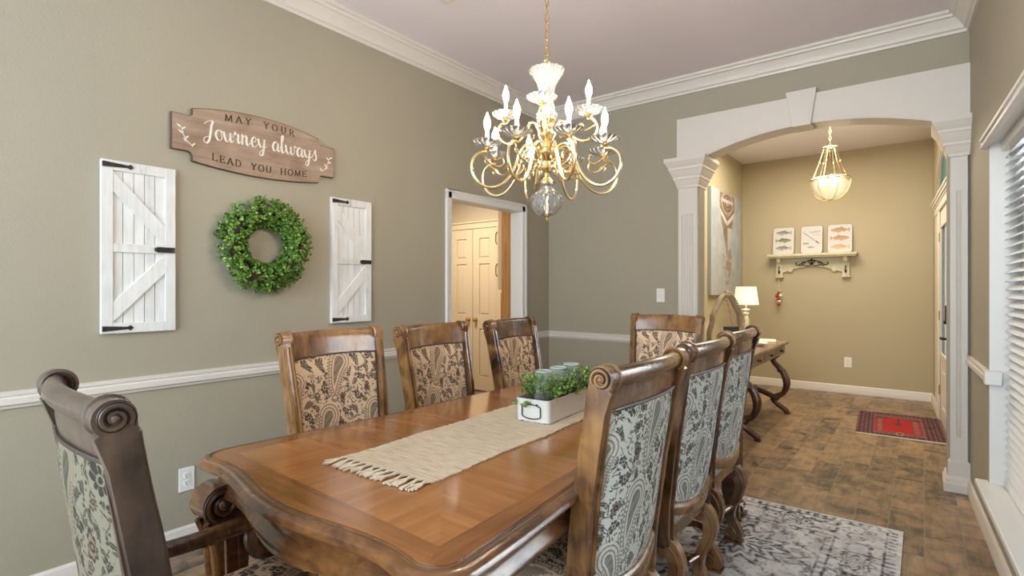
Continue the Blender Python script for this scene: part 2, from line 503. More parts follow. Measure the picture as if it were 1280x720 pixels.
# mouldings
def run(name, prof, path, mat=None):
    """path: (x, y, ox, oy) ; prof: (offset, z)"""
    fr = [(lambda a, z, q=q: (q[0] + q[2]*a, q[1] + q[3]*a, z)) for q in path]
    mb = MB(); mb.sweep(prof, fr)
    return struct(mb.build(name, mat or M['trim'], smooth=25))
crown = [(0,2.905),(.012,2.905),(.016,2.920),(.030,2.928),(.034,2.942),(.060,2.975),(.072,2.988),(.086,2.992),(.089,3.006),(.105,3.012),(.105,ZC),(0,ZC)]
run('trim_crown', crown, [(XL,Y0,1,0),(XL,YB,1,-1),(XR(YB),YB,-1,-1),(XR(Y0),Y0,-1,0)])
rail = [(0,.797),(.008,.797),(.012,.808),(.022,.815),(.022,.838),(.014,.846),(.020,.852),(.020,.864),(0,.867)]
base = [(0,0),(.016,0),(.016,.060),(.012,.070),(.012,.078),(.005,.090),(0,.090)]
run('trim_chair_rail_left', rail, [(XL,Y0,1,0),(XL,2.964,1,0)])
run('trim_chair_rail_back', rail, [(XL,4.02,1,0),(XL,YB,1,-1),(-1.615,YB,0,-1)])
run('trim_chair_rail_right', rail, [(XR(YB),YB,-1,0),(XR(WY1-.03),WY1-.03,-1,0)])
run('baseboard_left', base, [(XL,Y0,1,0),(XL,2.964,1,0)])
run('baseboard_back', base, [(XL,4.02,1,0),(XL,YB,1,-1),(-1.62,YB,0,-1)])
run('baseboard_right', base, [(XR(YB),YB,-1,0),(XR(Y0),Y0,-1,0)])
fbase = [(0,0),(.016,0),(.016,.068),(.012,.078),(.012,.088),(.005,.10),(0,.10)]
run('baseboard_foyer', fbase, [(-1.94,YB+.13,1,0),(-1.94,YF,1,-1),(XR(YF),YF,-1,-1),(XR(EY1+.10),EY1+.10,-1,0)])

# arch surround board, keystone
pts = [(-1.632,2.36)] + [(x, z) for x, z in arc(28)] + [(XR(YB),2.36),(XR(YB),2.698),(-1.632,2.698)]
pts = [(-1.632,2.345)] + arc(28) + [(XR(YB)+.01,2.345),(XR(YB)+.01,2.698),(-1.632,2.698)]
b = MB(); b.prism(pts, lambda p, q, t: (p, t, q), YB-.028, YB)
struct(b.build('trim_arch_surround', M['trim'], smooth=30))
b = MB()
b.hexa([(-.758,YB-.055,2.470),(-.640,YB-.055,2.470),(-.640,YB+.13,2.470),(-.758,YB+.13,2.470),
        (-.803,YB-.055,2.732),(-.603,YB-.055,2.732),(-.603,YB,2.732),(-.803,YB,2.732)])
struct(b.build('trim_keystone', M['trim'], smooth=0, bevel=.003))
# arch soffit board
b = MB()
a = arc(28)
for (x0, z0), (x1, z1) in zip(a[:-1], a[1:]):
    b.hexa([(x0,YB-.028,z0-.008),(x1,YB-.028,z1-.008),(x1,YB+.16,z1-.008),(x0,YB+.16,z0-.008),(x0,YB-.028,z0+.001),(x1,YB-.028,z1+.001),(x1,YB+.16,z1+.001),(x0,YB+.16,z0+.001)])
struct(b.build('trim_arch_soffit', M['trim'], smooth=30))

def loft_rect(mb, x0, x1, y0, y1, lst):
    fr = []
    for z, o in lst:
        fr.append([(x0-o,y0-o,z),(x1+o,y0-o,z),(x1+o,y1+o,z),(x0-o,y1+o,z)])
    vs = [p for q in fr for p in q]; fs = []
    for i in range(len(fr)-1):
        for j in range(4):
            k = (j+1) % 4
            fs.append((i*4+j, i*4+k, (i+1)*4+k, (i+1)*4+j))
    fs.append((3,2,1,0)); m = (len(fr)-1)*4; fs.append((m,m+1,m+2,m+3))
    mb.add(vs, fs)
def pilaster(nm, x0, x1, y0, y1, nfl):
    mb = MB()
    w = x1 - x0
    # shaft with flutes cut in its front face
    sec = [(x0,y0)]
    if nfl:
        m = .03; st = (w - 2*m) / (nfl - .4) if nfl > 1 else 0
        for k in range(nfl):
            a0 = x0 + m + k*st; a1 = a0 + st*.6
            sec += [(a0,y0),(a0+.004,y0+.008),(a1-.004,y0+.008),(a1,y0)]
    sec += [(x1,y0),(x1,y1),(x0,y1)]
    mb.prism(sec, lambda p, q, t: (p, q, t), .34, 1.90)
    mb.box(x0, x1, y0, y1, 0, .34); mb.box(x0, x1, y0, y1, 1.90, 2.36)
    loft_rect(mb, x0, x1, y0, y1, [(2.115,.0),(2.12,.010),(2.138,.010),(2.145,.014),(2.185,.028),(2.19,.034),(2.208,.034),(2.215,.040),(2.262,.058),(2.268,.064),(2.285,.064),(2.292,.070),(2.325,.088),(2.332,.092),(2.36,.092)])
    loft_rect(mb, x0, x1, y0, y1, [(0,.034),(.052,.034),(.062,.026),(.078,.026),(.090,.016),(.10,.012),(.188,.012),(.20,0)])
    return struct(mb.build(nm, M['trim'], smooth=20))
pilaster('trim_column_left', -1.620, -1.462, YB-.028, YB+.165, 5)
pilaster('trim_column_right', .140, .225, YB-.028, YB+.165, 2)

# doorway casing and jamb on the left wall
b = MB()
for (y0, y1, z0, z1) in ((DY0-.052, DY0+.012, 0, DZ+.054), (DY1-.012, DY1+.052, 0, DZ+.054), (DY0-.052, DY1+.052, DZ-.012, DZ+.054)):
    b.box(XL, XL+.014, y0, y1, z0, z1)
b2 = MB()
b.box(XL, XL+.022, DY0-.052, DY0-.034, 0, DZ+.054); b.box(XL, XL+.022, DY1+.034, DY1+.052, 0, DZ+.054); b.box(XL, XL+.022, DY0-.034, DY1+.034, DZ+.036, DZ+.054)
b.box(XL-.125, XL+.006, DY0, DY0+.016, 0, DZ); b.box(XL-.125, XL+.006, DY1-.016, DY1, 0, DZ); b.box(XL-.125, XL+.006, DY0, DY1, DZ-.016, DZ)
struct(b.build('trim_doorway', M['white'], smooth=0, bevel=.003))

# hall closet doors
def panel(mb, x0, x1, z0, z1, y):      # raised panel with bevelled sides, facing -y
    d = .018
    mb.hexa([(x0,y+.012,z0),(x1,y+.012,z0),(x1,y+.02,z0),(x0,y+.02,z0),(x0,y+.012,z1),(x1,y+.012,z1),(x1,y+.02,z1),(x0,y+.02,z1)])
    vs = [(x0+d*.3,y+.012,z0+d*.3),(x1-d*.3,y+.012,z0+d*.3),(x1-d*.3,y+.012,z1-d*.3),(x0+d*.3,y+.012,z1-d*.3),
          (x0+d*1.4,y,z0+d*1.4),(x1-d*1.4,y,z0+d*1.4),(x1-d*1.4,y,z1-d*1.4),(x0+d*1.4,y,z1-d*1.4)]
    mb.add(vs, [(4,5,6,7),(0,1,5,4),(1,2,6,5),(2,3,7,6),(3,0,4,7)])
def hall_leaf(nm, x0, x1, kx):
    yd = 5.02
    mb = MB(); zs = [(1.66,1.91),(.95,1.59),(.18,.78)]
    s0, s1 = x0+.105, x1-.105
    mb.box(x0, s0, yd, yd+.034, .01, 2.03); mb.box(s1, x1, yd, yd+.034, .01, 2.03)
    edges = [.01,.18,.78,.95,1.59,1.66,1.91,2.03]
    for k in range(0, 8, 2): mb.box(s0, s1, yd, yd+.034, edges[k], edges[k+1])
    o = struct(mb.build(nm, M['hall_door'], smooth=0, bevel=.002))
    for z0, z1 in zs:
        q = MB(); panel(q, s0, s1, z0, z1, yd+.004); q.build('panel', M['hall_door'], o, smooth=0)
    kb = MB(); kb.lathe([(.0,-.055),(.018,-.052),(.026,-.04),(.02,-.026),(.009,-.02),(.009,-.006),(.024,-.004),(.024,0)], (kx, yd, .885), 14, axis='y')
    kb.build('knob', M['gold_knob'], o)
    return o
hall_leaf('door_1', -4.885, -4.505, -4.56)
hall_leaf('door_2', -4.497, -4.117, -4.44)
b = MB()
b.box(-4.97, -4.89, 5.015, 5.05, 0, 2.11); b.box(-4.112, -4.03, 5.015, 5.05, 0, 2.11); b.box(-5.0, -4.0, 5.01, 5.05, 2.035, 2.105); b.box(-5.01, -3.99, 4.995, 5.05, 2.105, 2.125)
struct(b.build('trim_hall_doors', M['hall_door'], smooth=0, bevel=.003))

# front door in the foyer, its casing, header and transom
OD = .002
def door_panel(mb, y0, y1, z0, z1, o):
    rwbox(mb, y0, y1, o+.010, o+.02, z0, z1)
    d = .03
    rwbox(mb, y0+d, y1-d, o+.002, o+.012, z0+d, z1-d)
GY0, GY1, GZ0, GZ1 = EY0+.15, EY1-.20, .66, 1.87
b = MB()
rwbox(b, EY0+.012, GY0, OD, OD+.045, .01, EZ-.012); rwbox(b, GY1, EY1-.012, OD, OD+.045, .01, EZ-.012)
rwbox(b, GY0, GY1, OD, OD+.045, GZ1, EZ-.012); rwbox(b, GY0, GY1, OD, OD+.045, .52, GZ0); rwbox(b, GY0, GY1, OD, OD+.045, .01, .16)
m_ = (GY0+GY1)/2; rwbox(b, m_-.05, m_+.05, OD, OD+.045, .16, .52)
fd = struct(b.build('door_3', M['door'], smooth=0, bevel=.003))
for y0, y1 in ((GY0, m_-.05), (m_+.05, GY1)):
    q = MB(); door_panel(q, y0, y1, .16, .52, OD); q.build('panel', M['door'], fd, smooth=0, bevel=.002)
q = MB(); rwbox(q, GY0, GY1, OD+.018, OD+.026, GZ0, GZ1); q.build('pane', M['pane'], fd, smooth=0)
q = MB()
for (y0, y1, z0, z1) in ((GY0-.015, GY0+.02, GZ0-.015, GZ1+.015), (GY1-.02, GY1+.015, GZ0-.015, GZ1+.015), (GY0, GY1, GZ0-.015, GZ0+.02), (GY0, GY1, GZ1-.02, GZ1+.015)):
    rwbox(q, y0, y1, OD-.014, OD+.002, z0, z1)
q.build('pane_frame', M['door'], fd, smooth=0, bevel=.003)
hy = EY0 + .07
q = MB(); rwbox(q, hy-.035, hy+.035, OD-.028, OD, .98, 1.14); rwbox(q, hy-.012, hy+.012, OD-.038, OD-.026, .985, 1.01)
lk = q.build('deadbolt', M['black'], fd, smooth=0, bevel=.006)
q = MB(); rwbox(q, hy-.028, hy+.028, OD-.012, OD, .80, .90)
q.tube([(XR(hy)+OD, hy, .86), (XR(hy)+OD-.055, hy, .86)], .011, 10)
q.tube([(XR(hy)+OD-.052, hy-.012, .86), (XR(hy)+OD-.056, hy+.06, .862), (XR(hy)+OD-.05, hy+.115, .856)], [.011,.010,.007], 8)
q.build('lever_handle', M['black'], fd)
for hz in (.30, 1.02, 1.78):
    q = MB(); q.tube([(XR(EY1-.012)+OD-.006, EY1-.012, hz-.045), (XR(EY1-.012)+OD-.006, EY1-.012, hz+.045)], .007, 8)
    q.build('hinge', M['brass2'], fd)
b = MB()
for (y0, y1) in ((EY0-.095, EY0+.008), (EY1-.008, EY1+.095)):
    rwbox(b, y0, y1, -.010, 0, 0, EZ+.02); rwbox(b, y0 if y0 < EY0-.05 else y1-.022, y0+.022 if y0 < EY0-.05 else y1, -.014, 0, 0, EZ+.02)
rwbox(b, EY1+.095, TY1+.05, -.006, 0, 0, EZ+.02); rwbox(b, TY0-.05, EY0-.095, -.006, 0, 0, EZ+.02)
for (y0, y1) in ((EY0, EY0+.012), (EY1-.012, EY1)): rwbox(b, y0, y1, .05, .15, 0, EZ)
rwbox(b, EY0, EY1, .05, .15, EZ-.012, EZ)
rwbox(b, TY0-.06, TY1+.06, -.014, 0, EZ-.01, EZ+.06); rwbox(b, TY0-.07, TY1+.07, -.022, 0, EZ+.06, EZ+.08)
rwbox(b, TY0-.085, TY1+.085, -.034, 0, EZ+.08, EZ+.105); rwbox(b, TY0-.10, TY1+.10, -.044, 0, EZ+.105, EZ+.125)
struct(b.build('trim_front_door', M['door'], smooth=0, bevel=.003))
# arched transom window over the door
b = MB()
inn = [(tc_ + (y-tc_)*.95, TZ0+.03 + (z-TZ0)*.88) for y, z in tarc]
outer = [(TY0, TZ0)] + tarc + [(TY1, TZ0)]
inner = [(tc_-th_*.95, TZ0+.03)] + inn + [(tc_+th_*.95, TZ0+.03)]
n = len(outer)
for i in range(n):
    j = (i+1) % n
    (a0,c0),(a1,c1),(d0,e0),(d1,e1) = outer[i], outer[j], inner[i], inner[j]
    P = [(XR(p)+.008,p,q) for p, q in ((a0,c0),(a1,c1),(d1,e1),(d0,e0))] + [(XR(p)+.06,p,q) for p, q in ((a0,c0),(a1,c1),(d1,e1),(d0,e0))]
    b.hexa(P)
tw = struct(b.build('window_2', M['white'], smooth=0))
q = MB(); q.prism(inner, lambda p, z, t: (XR(p)+t, p, z), .030, .036); q.build('pane', M['teal_pane'], tw, smooth=0)

# dining window: frame, sashes, panes, stool and apron
b = MB()
FO = .114
rwbox(b, WY0, WY0+.05, FO, .15, WZ0, WZ1); rwbox(b, WY1-.05, WY1, FO, .15, WZ0, WZ1)
rwbox(b, WY0, WY1, FO, .15, WZ0, WZ0+.05); rwbox(b, WY0, WY1, FO, .15, WZ1-.05, WZ1)
rwbox(b, WY0, WY1, FO+.005, .145, 1.13, 1.175)
ym = (WY0+WY1)/2
rwbox(b, ym-.03, ym+.03, FO, .15, WZ0, WZ1)
win = struct(b.build('window_1', M['white'], smooth=0, bevel=.003))
for (y0, y1) in ((WY0+.05, ym-.03), (ym+.03, WY1-.05)):
    for (z0, z1) in ((WZ0+.05, 1.13), (1.175, WZ1-.05)):
        q = MB(); rwbox(q, y0, y1, .128, .134, z0, z1); q.build('pane', M['pane'], win, smooth=0)
q = MB(); rwbox(q, WY0, WY0+.006, .002, FO, WZ0, WZ1); rwbox(q, WY1-.006, WY1, .002, FO, WZ0, WZ1); rwbox(q, WY0, WY1, .002, FO, WZ1-.006, WZ1)
q.build('jamb', M['white'], win, smooth=0)
q = MB(); rwbox(q, WY0-.05, WY1+.05, -.050, FO, WZ0-.024, WZ0+.006); q.build('window_sill', M['white'], win, smooth=0, bevel=.006)
q = MB(); rwbox(q, WY0-.03, WY1+.03, -.020, 0, WZ0-.082, WZ0-.024); rwbox(q, WY0-.03, WY1+.03, -.028, 0, WZ0-.082, WZ0-.068); q.build('apron', M['trim'], win, smooth=0, bevel=.003)
# return of the chair rail into the window reveal
q = MB()
fr = [lambda a, z: (XR(WY1-.03)-a, WY1-.03, z), lambda a, z: (XR(WY1-.03)+.03, WY1-.03-.001-a, z)]
rwbox(q, WY1-.05, WY1-.004, -.022, .045, .797, .867)
struct(q.build('trim_chair_rail_return', M['white'], smooth=0, bevel=.005))

# slatted blind hung in the window
blind = thing('window_blind', 'white slatted blind hanging in the window at the right edge, slats half open', 'blind', (XR(2.6), 2.6, WZ1))
def loc(mb):   # world coordinates into the blind's frame
    mb.v = [(x - XR(2.6), y - 2.6, z - WZ1) for x, y, z in mb.v]; return mb
q = MB(); rwbox(q, WY0+.01, WY1-.008, .044, .100, WZ1-.055, WZ1-.006); loc(q).build('headrail', M['white'], blind, smooth=0, bevel=.003)
q = MB(); rwbox(q, WY0-.005, WY1+.012, -.028, -.006, WZ1-.030, WZ1+.022); rwbox(q, WY0-.005, WY1+.012, -.036, -.028, WZ1+.006, WZ1+.022); rwbox(q, WY0-.005, WY1+.012, -.034, -.028, WZ1-.030, WZ1-.018)
loc(q).build('valance', M['white'], blind, smooth=0, bevel=.003)
SW, tilt = .025, math.radians(34)
sec = []
for k in range(7):
    t = -1 + 2*k/6; sec.append((t*SW, .003*(1-t*t)))
sec = sec + [(p, q-.0022) for p, q in sec[::-1]]
sec = [(p*math.cos(tilt) - q*math.sin(tilt), p*math.sin(tilt) + q*math.cos(tilt)) for p, q in sec]
def slat_fr(y): return lambda o, z: ((XR(y)-XR(2.6)) + .078 + o, y-2.6, z)
sm = MB(); sm.sweep(sec, [slat_fr(WY0+.016), slat_fr(WY1-.012)])
slat_me = sm.mesh('slat', M['slat'], 40)
z = .338
while z < WZ1-.07:
    o = link('slat', slat_me, blind); o.location = (0, 0, z - WZ1); z += .0415
q = MB(); rwbox(q, WY0+.016, WY1-.012, .055, .101, .298, .318); loc(q).build('bottom_rail', M['slat'], blind, smooth=0, bevel=.004)
for y in (WY0+.25, ym, WY1-.16):
    q = MB()
    for o_ in (.053, .103): rwbox(q, y-.002, y+.002, o_-.0006, o_+.0006, .31, WZ1-.05)
    loc(q).build('ladder_cord', M['white'], blind, smooth=0)
# ------------------------------------------------------------------ paisley cloth painted per vertex
def paisley_pattern(nu, nv, W, H, seed=3):
    rs = np.random.RandomState(seed)
    U, V = np.meshgrid(np.linspace(0, W, nu), np.linspace(0, H, nv))
    D = np.zeros_like(U); R = np.zeros_like(U)
    def sdf_drop(cx, cy, L, ang, bend):
        d = np.full_like(U, 9.0); fr = np.zeros_like(U)
        for k in range(26):
            t = k / 25
            a = ang + bend * t * t
            x = cx + L * t * math.cos(ang + bend * t * .5); y = cy + L * t * math.sin(ang + bend * t * .5)
            r = L * .215 * (1 - t) ** .8 + .001
            dd = np.hypot(U - x, V - y) - r
            fr = np.where(dd < d, t, fr); d = np.minimum(d, dd)
        return d, fr
    taken = []
    def clear(d, m):  # wipe a halo round a motif
        D[d < m] = 0; R[d < m] = 0
    def blob(cx, cy, r, k, ph, kind):
        x = U - cx; y = V - cy; q = np.hypot(x, y); th = np.arctan2(y, x)
        lim = r * (.66 + .26 * np.abs(np.cos(k * .5 * th + ph)) + .22*np.cos(2*th+ph*3) + .12*np.cos(3*th+ph*7))
        sel = q < lim
        D[q < r * 1.10] = 0; R[q < r * 1.10] = 0
        if kind == 0:
            D[sel] = .92; D[(q < r*.34) & (q > r*.2)] = .1; R[(q < r*.2)] = 1
            ln = sel & (np.abs(np.sin(k * .5 * th + ph)) > .975) & (q > r*.36); D[ln] = .35
        elif kind == 1:
            D[sel] = .9; s2 = q < lim*.72; D[s2] = .0; R[s2] = .9; D[q < r*.38] = .9; D[q < r*.16] = 0
        else:
            half = sel & (y * math.cos(ph) + x * math.sin(ph) > -r*.25)
            D[half] = .9; D[half & (np.abs(np.sin(k*.8*th)) > .93)] = .25
    def leaf(cx, cy, L, a, dk=.85):
        x = (U-cx)*math.cos(a) + (V-cy)*math.sin(a); y = -(U-cx)*math.sin(a) + (V-cy)*math.cos(a)
        sel = np.abs(y) < .33*L*np.clip(1-(x/L)**2, 0, 1)
        sel &= np.abs(x) < L
        D[sel] = dk; D[sel & (np.abs(y) < .0009)] = .3
    def curve(pts, w, dk=.85):
        for p in crom([(a, b, 0) for a, b in pts], 16):
            D[np.hypot(U-p.x, V-p.y) < w] = dk
    # thin vines and loose dots
    for k in range(int(W*H*700)):
        x, y = rs.rand()*W, rs.rand()*H; a = rs.rand()*6.28; c = .030
        pts = [(x, y), (x+c*math.cos(a), y+c*math.sin(a)), (x+1.7*c*math.cos(a+.9), y+1.7*c*math.sin(a+.9)), (x+1.6*c*math.cos(a+1.7), y+1.6*c*math.sin(a+1.7))]
        curve(pts, .0017, .85)
    for k in range(int(W*H*2600)):
        x, y = rs.rand()*W, rs.rand()*H; r = .0020 + rs.rand()*.0026
        q = np.hypot(U-x, V-y) < r
        if rs.rand() < .25: R[q] = 1
        else: D[q] = .9
    for k in range(int(W*H*800)):
        leaf(rs.rand()*W, rs.rand()*H, .009+rs.rand()*.012, rs.rand()*6.28, .9)
    # flowers
    pts = []
    for k in range(1500):
        x, y, r = rs.rand()*W, rs.rand()*H, .016 + rs.rand()*.019
        if all(math.hypot(x-a, y-b) > (r+c)*1.02 for a, b, c in pts): pts.append((x, y, r))
        if len(pts) > W*H*300: break
    for (x, y, r) in pts: blob(x, y, r, rs.randint(6, 11), rs.rand()*6, rs.choice([0, 0, 1, 2, 2]))
    # big paisleys
    for (xx, yv, L, an, be) in ((W*.44, .425, .150, -1.05, -.55), (W*.98, .36, .115, -1.2, -.6), (W*.62, .205, .150, -1.05, -.6), (W*.06, .20, .135, -1.2, -.5), (W*.05, .05, .12, -.6, .6), (W*.86, .06, .12, -2.2, .6)):
            d, fr = sdf_drop(xx, yv, L, an, be)
            clear(d, .022)
            dots = (d < .0215) & (d > .0165) & (np.sin(fr*70) > .0); D[dots] = .8
            R[(d < .0145) & (d > .0105)] = .9
            dots = (d < .0085) & (d > .0035) & (np.sin(fr*80) > .1); D[dots] = .85
            R[(d < .001) & (d > -.004)] = .8
            core = d < -.0115; D[core] = .5
            hat = core & (np.sin((U+V)*1100) > .2); D[hat] = .85
    return np.stack([np.clip(D, 0, 1), np.clip(R, 0, 1), np.zeros_like(D)], -1)

TAN, DAYLIT = (.84, .63, .43), (.84, .88, .85)
DARKF, REDF = (.040, .027, .028), (.22, .095, .062)
M['cloth'] = pattern_mat('paisley_tan_cloth', TAN, DARKF, REDF)
M['cloth_daylit'] = pattern_mat('paisley_daylit_cloth', DAYLIT, (.032, .032, .038), (.22, .14, .14))  # paisley cloth with the window daylight put into its lighter colour
M['cloth_olive'] = pattern_mat('paisley_olive_cloth', (.21, .185, .13), (.022, .018, .016), (.20, .13, .09))
M['nail'] = plain('dark_trim', (.055, .035, .025), .45, bump=.8, bscale=250)

# ------------------------------------------------------------------ the dining chair, front along +y
def outx(z): return .232 + (z - .40) * .045
def hw(z): return outx(z) - .036
def yb(z): return float(np.interp(z, [.34,.5,.75,.95,1.1], [-.193,-.202,-.233,-.262,-.285]))
def bow(s): return -.030 * (1 - s*s)
def zb(s): return .512 - .030 * (1 - s*s)
ZT = .968
def spiral_pts(cy, cz, r0, r1, turns, a0, sgn, n=44):
    return [(cy + (r0+(r1-r0)*k/n)*math.cos(a0 + sgn*2*PI*turns*k/n), cz + (r0+(r1-r0)*k/n)*math.sin(a0 + sgn*2*PI*turns*k/n)) for k in range(n+1)]

def stile_mesh(sg):
    mb = MB()
    cy, cz, r = -.281, 1.053, .033
    fr = [(-.160,.36),(-.166,.5),(-.196,.75),(-.230,.93),(-.246,1.025)]
    fr = [(p.x, p.y) for p in crom([(a, c, 0) for a, c in fr], 4)]
    top = [(cy + r*math.cos(t), cz + r*math.sin(t)) for t in np.linspace(-.12, PI+.9, 18)]
    rear = [(-.309,1.022),(-.288,.96),(-.251,.75),(-.221,.5),(-.216,.36)]
    poly = fr + top + rear
    mb.prism(poly, lambda y, z, t: (sg*(outx(z)+t), y, z), -.036, 0)
    # spiral on both cheeks of the scroll
    for t in (.001, -.037):
        sp = spiral_pts(cy, cz, .027, .005, 1.8, -.5, 1)
        mb.tube([(sg*(outx(z)+t), y, z) for y, z in sp], [.0048]*30 + [.004]*15, 6)
        mb.ball((sg*(outx(cz)+t), cy, cz), .008, 8, 6)
        sp = spiral_pts(cy, cz, .0315, .009, 1.75, -.5, 1)
        mb.tube([(sg*(outx(z)+t*.98), y, z) for y, z in sp], [.0026]*45, 5, mi=1)
    # rounded bands round the roll, just inside the cheek
    for t in (-.042,):
        mb.tube([(sg*(outx(cz)+t), cy + .0310*math.cos(a), cz + .0310*math.sin(a)) for a in np.linspace(-.6, PI+1.1, 18)], .007, 6)
    # bead mouldings down the inner edges
    mb.tube([(sg*(outx(z)-.031), y+.002, z) for y, z in fr], .0075, 6)
    mb.tube([(sg*(outx(z)-.031), y-.002, z) for y, z in rear[1:]], [.0005, .0058, .0058, .0058], 6)
    mb.tube([(sg*(outx(z)-.006), y+.001, z) for y, z in fr], .005, 6)
    return mb.mesh('stile', [M['chair'], M['groove']], 40)
def crest_mesh():
    mb = MB()
    prof = [(-.247,.962),(-.254,1.0),(-.259,1.035),(-.264,1.060),(-.271,1.073),(-.283,1.078),(-.295,1.073),(-.303,1.061),(-.303,1.047),(-.296,1.036),(-.287,1.030),(-.282,1.020),(-.281,1.0),(-.275,.962)]
    S = np.linspace(-1, 1, 17)
    mb.sweep(prof, [(lambda y, z, s=s: (s*(hw(z)+.004), y + bow(s), z + .006*(1-s*s))) for s in S])
    return mb.mesh('crest_rail', M['chair'], 50)
def cross_rail_mesh():
    mb = MB()
    prof = [(.022,-.045),(.024,-.02),(.018,-.004),(.010,.002),(-.010,.002),(-.018,-.004),(-.024,-.02),(-.022,-.045)]
    mb.sweep(prof, [(lambda y, z, s=s: (s*(hw(zb(s))+.003), yb(zb(s)) + bow(s) + y, zb(s) + z)) for s in np.linspace(-1, 1, 15)])
    return mb.mesh('cross_rail', M['chair'], 45)
def panel_mesh(name, side, mat, flip=False):
    nu, nv = 206, 228
    s = np.linspace(-1, 1, nu); t = np.linspace(0, 1, nv)
    S, T = np.meshgrid(s, t)
    ZB = .512 - .030*(1-S*S)
    Z = ZB + T*(ZT - ZB + .006*(1-S*S))
    HW = .232 + (Z-.40)*.045 - .036
    YB_ = np.interp(Z, [.34,.5,.75,.95,1.1], [-.193,-.202,-.233,-.262,-.285]) - .030*(1-S*S)
    puff = .010*np.clip((1-np.abs(S)**6)*(1-np.abs(2*T-1)**6), 0, 1)
    P = np.stack([S*HW, YB_ + side*(.012 + puff), Z], -1)
    pat = paisley_pattern(nu, nv, .41, .46, 3 if side > 0 else 11)
    if side < 0: P = P[:, ::-1]
    return grid_mesh(name, P, pat, mat)
def nail_mesh():
    mb = MB()
    for side in (1, -1):
        for sg in (-1, 1):
            mb.tube([(sg*(hw(z)-.003), yb(z) + side*.014, z) for z in np.linspace(.52, ZT, 16)], .0048, 6)
        mb.tube([(s*hw(ZT), yb(ZT)+bow(s)+side*.014, ZT-.002+.006*(1-s*s)) for s in np.linspace(-1, 1, 14)], .0048, 6)
    return mb.mesh('nailhead_trim', M['nail'], 60)
def seat_rail_mesh():
    mb = MB()
    def edge(a, b, bowf, z0, z1, th):
        n = 9; fr = []
        for k in range(n):
            t = k/(n-1); x = a[0]+(b[0]-a[0])*t; y = a[1]+(b[1]-a[1])*t
            dx, dy = b[0]-a[0], b[1]-a[1]; L = math.hypot(dx, dy); nx, ny = dy/L, -dx/L
            q = bowf*math.sin(PI*t)
            zz = .016*math.sin(PI*t)
            fr.append(lambda u, z, x=x+nx*q, y=y+ny*q, nx=nx, ny=ny, zz=zz: (x+nx*u, y+ny*u, z + (zz if z < .37 else 0)))
        mb.sweep([(-th/2,z0),(th/2*.8,z0),(th/2+.004,z0+.012),(th/2,z0+.022),(th/2,z1-.01),(th/2-.004,z1),(-th/2,z1)], fr)
    BL, BR, FL, FR = (-.210,-.197), (.210,-.197), (-.25,.262), (.25,.262)
    edge(BL, BR, 0, .345, .412, .03); edge(FL, BL, 0, .345, .412, .03); edge(BR, FR, 0, .345, .412, .03); edge(FR, FL, .02, .335, .412, .03)
    return mb.mesh('seat_rail', M['chair'], 35)
def cushion_mesh(mat):
    n = 121
    A, B = np.meshgrid(np.linspace(-1, 1, n), np.linspace(-1, 1, n))
    m = np.maximum(np.abs(A), np.abs(B))
    y = .030 + B*.228
    w = .214 + (y+.2)*.090
    z = .408 + .085*np.clip(1-m**7, 0, 1)**.6 + .012*(1-A*A)*(1-B*B)
    rim = np.clip((m-.94)/.06, 0, 1)
    P = np.stack([A*w*(1-.0*rim), y, z], -1)
    return grid_mesh('seat_cushion', P, paisley_pattern(n, n, .46, .46, 5), mat)
def band_mesh(mat):
    S, T = np.meshgrid(np.linspace(-1, 1, 100), np.linspace(0, 1, 14))
    P = np.stack([-S*.196, -.205 - .012*np.sin(PI*T), .408 + .062*T], -1)
    return grid_mesh('seat_back_band', P, paisley_pattern(100, 14, .42, .06, 6), mat)
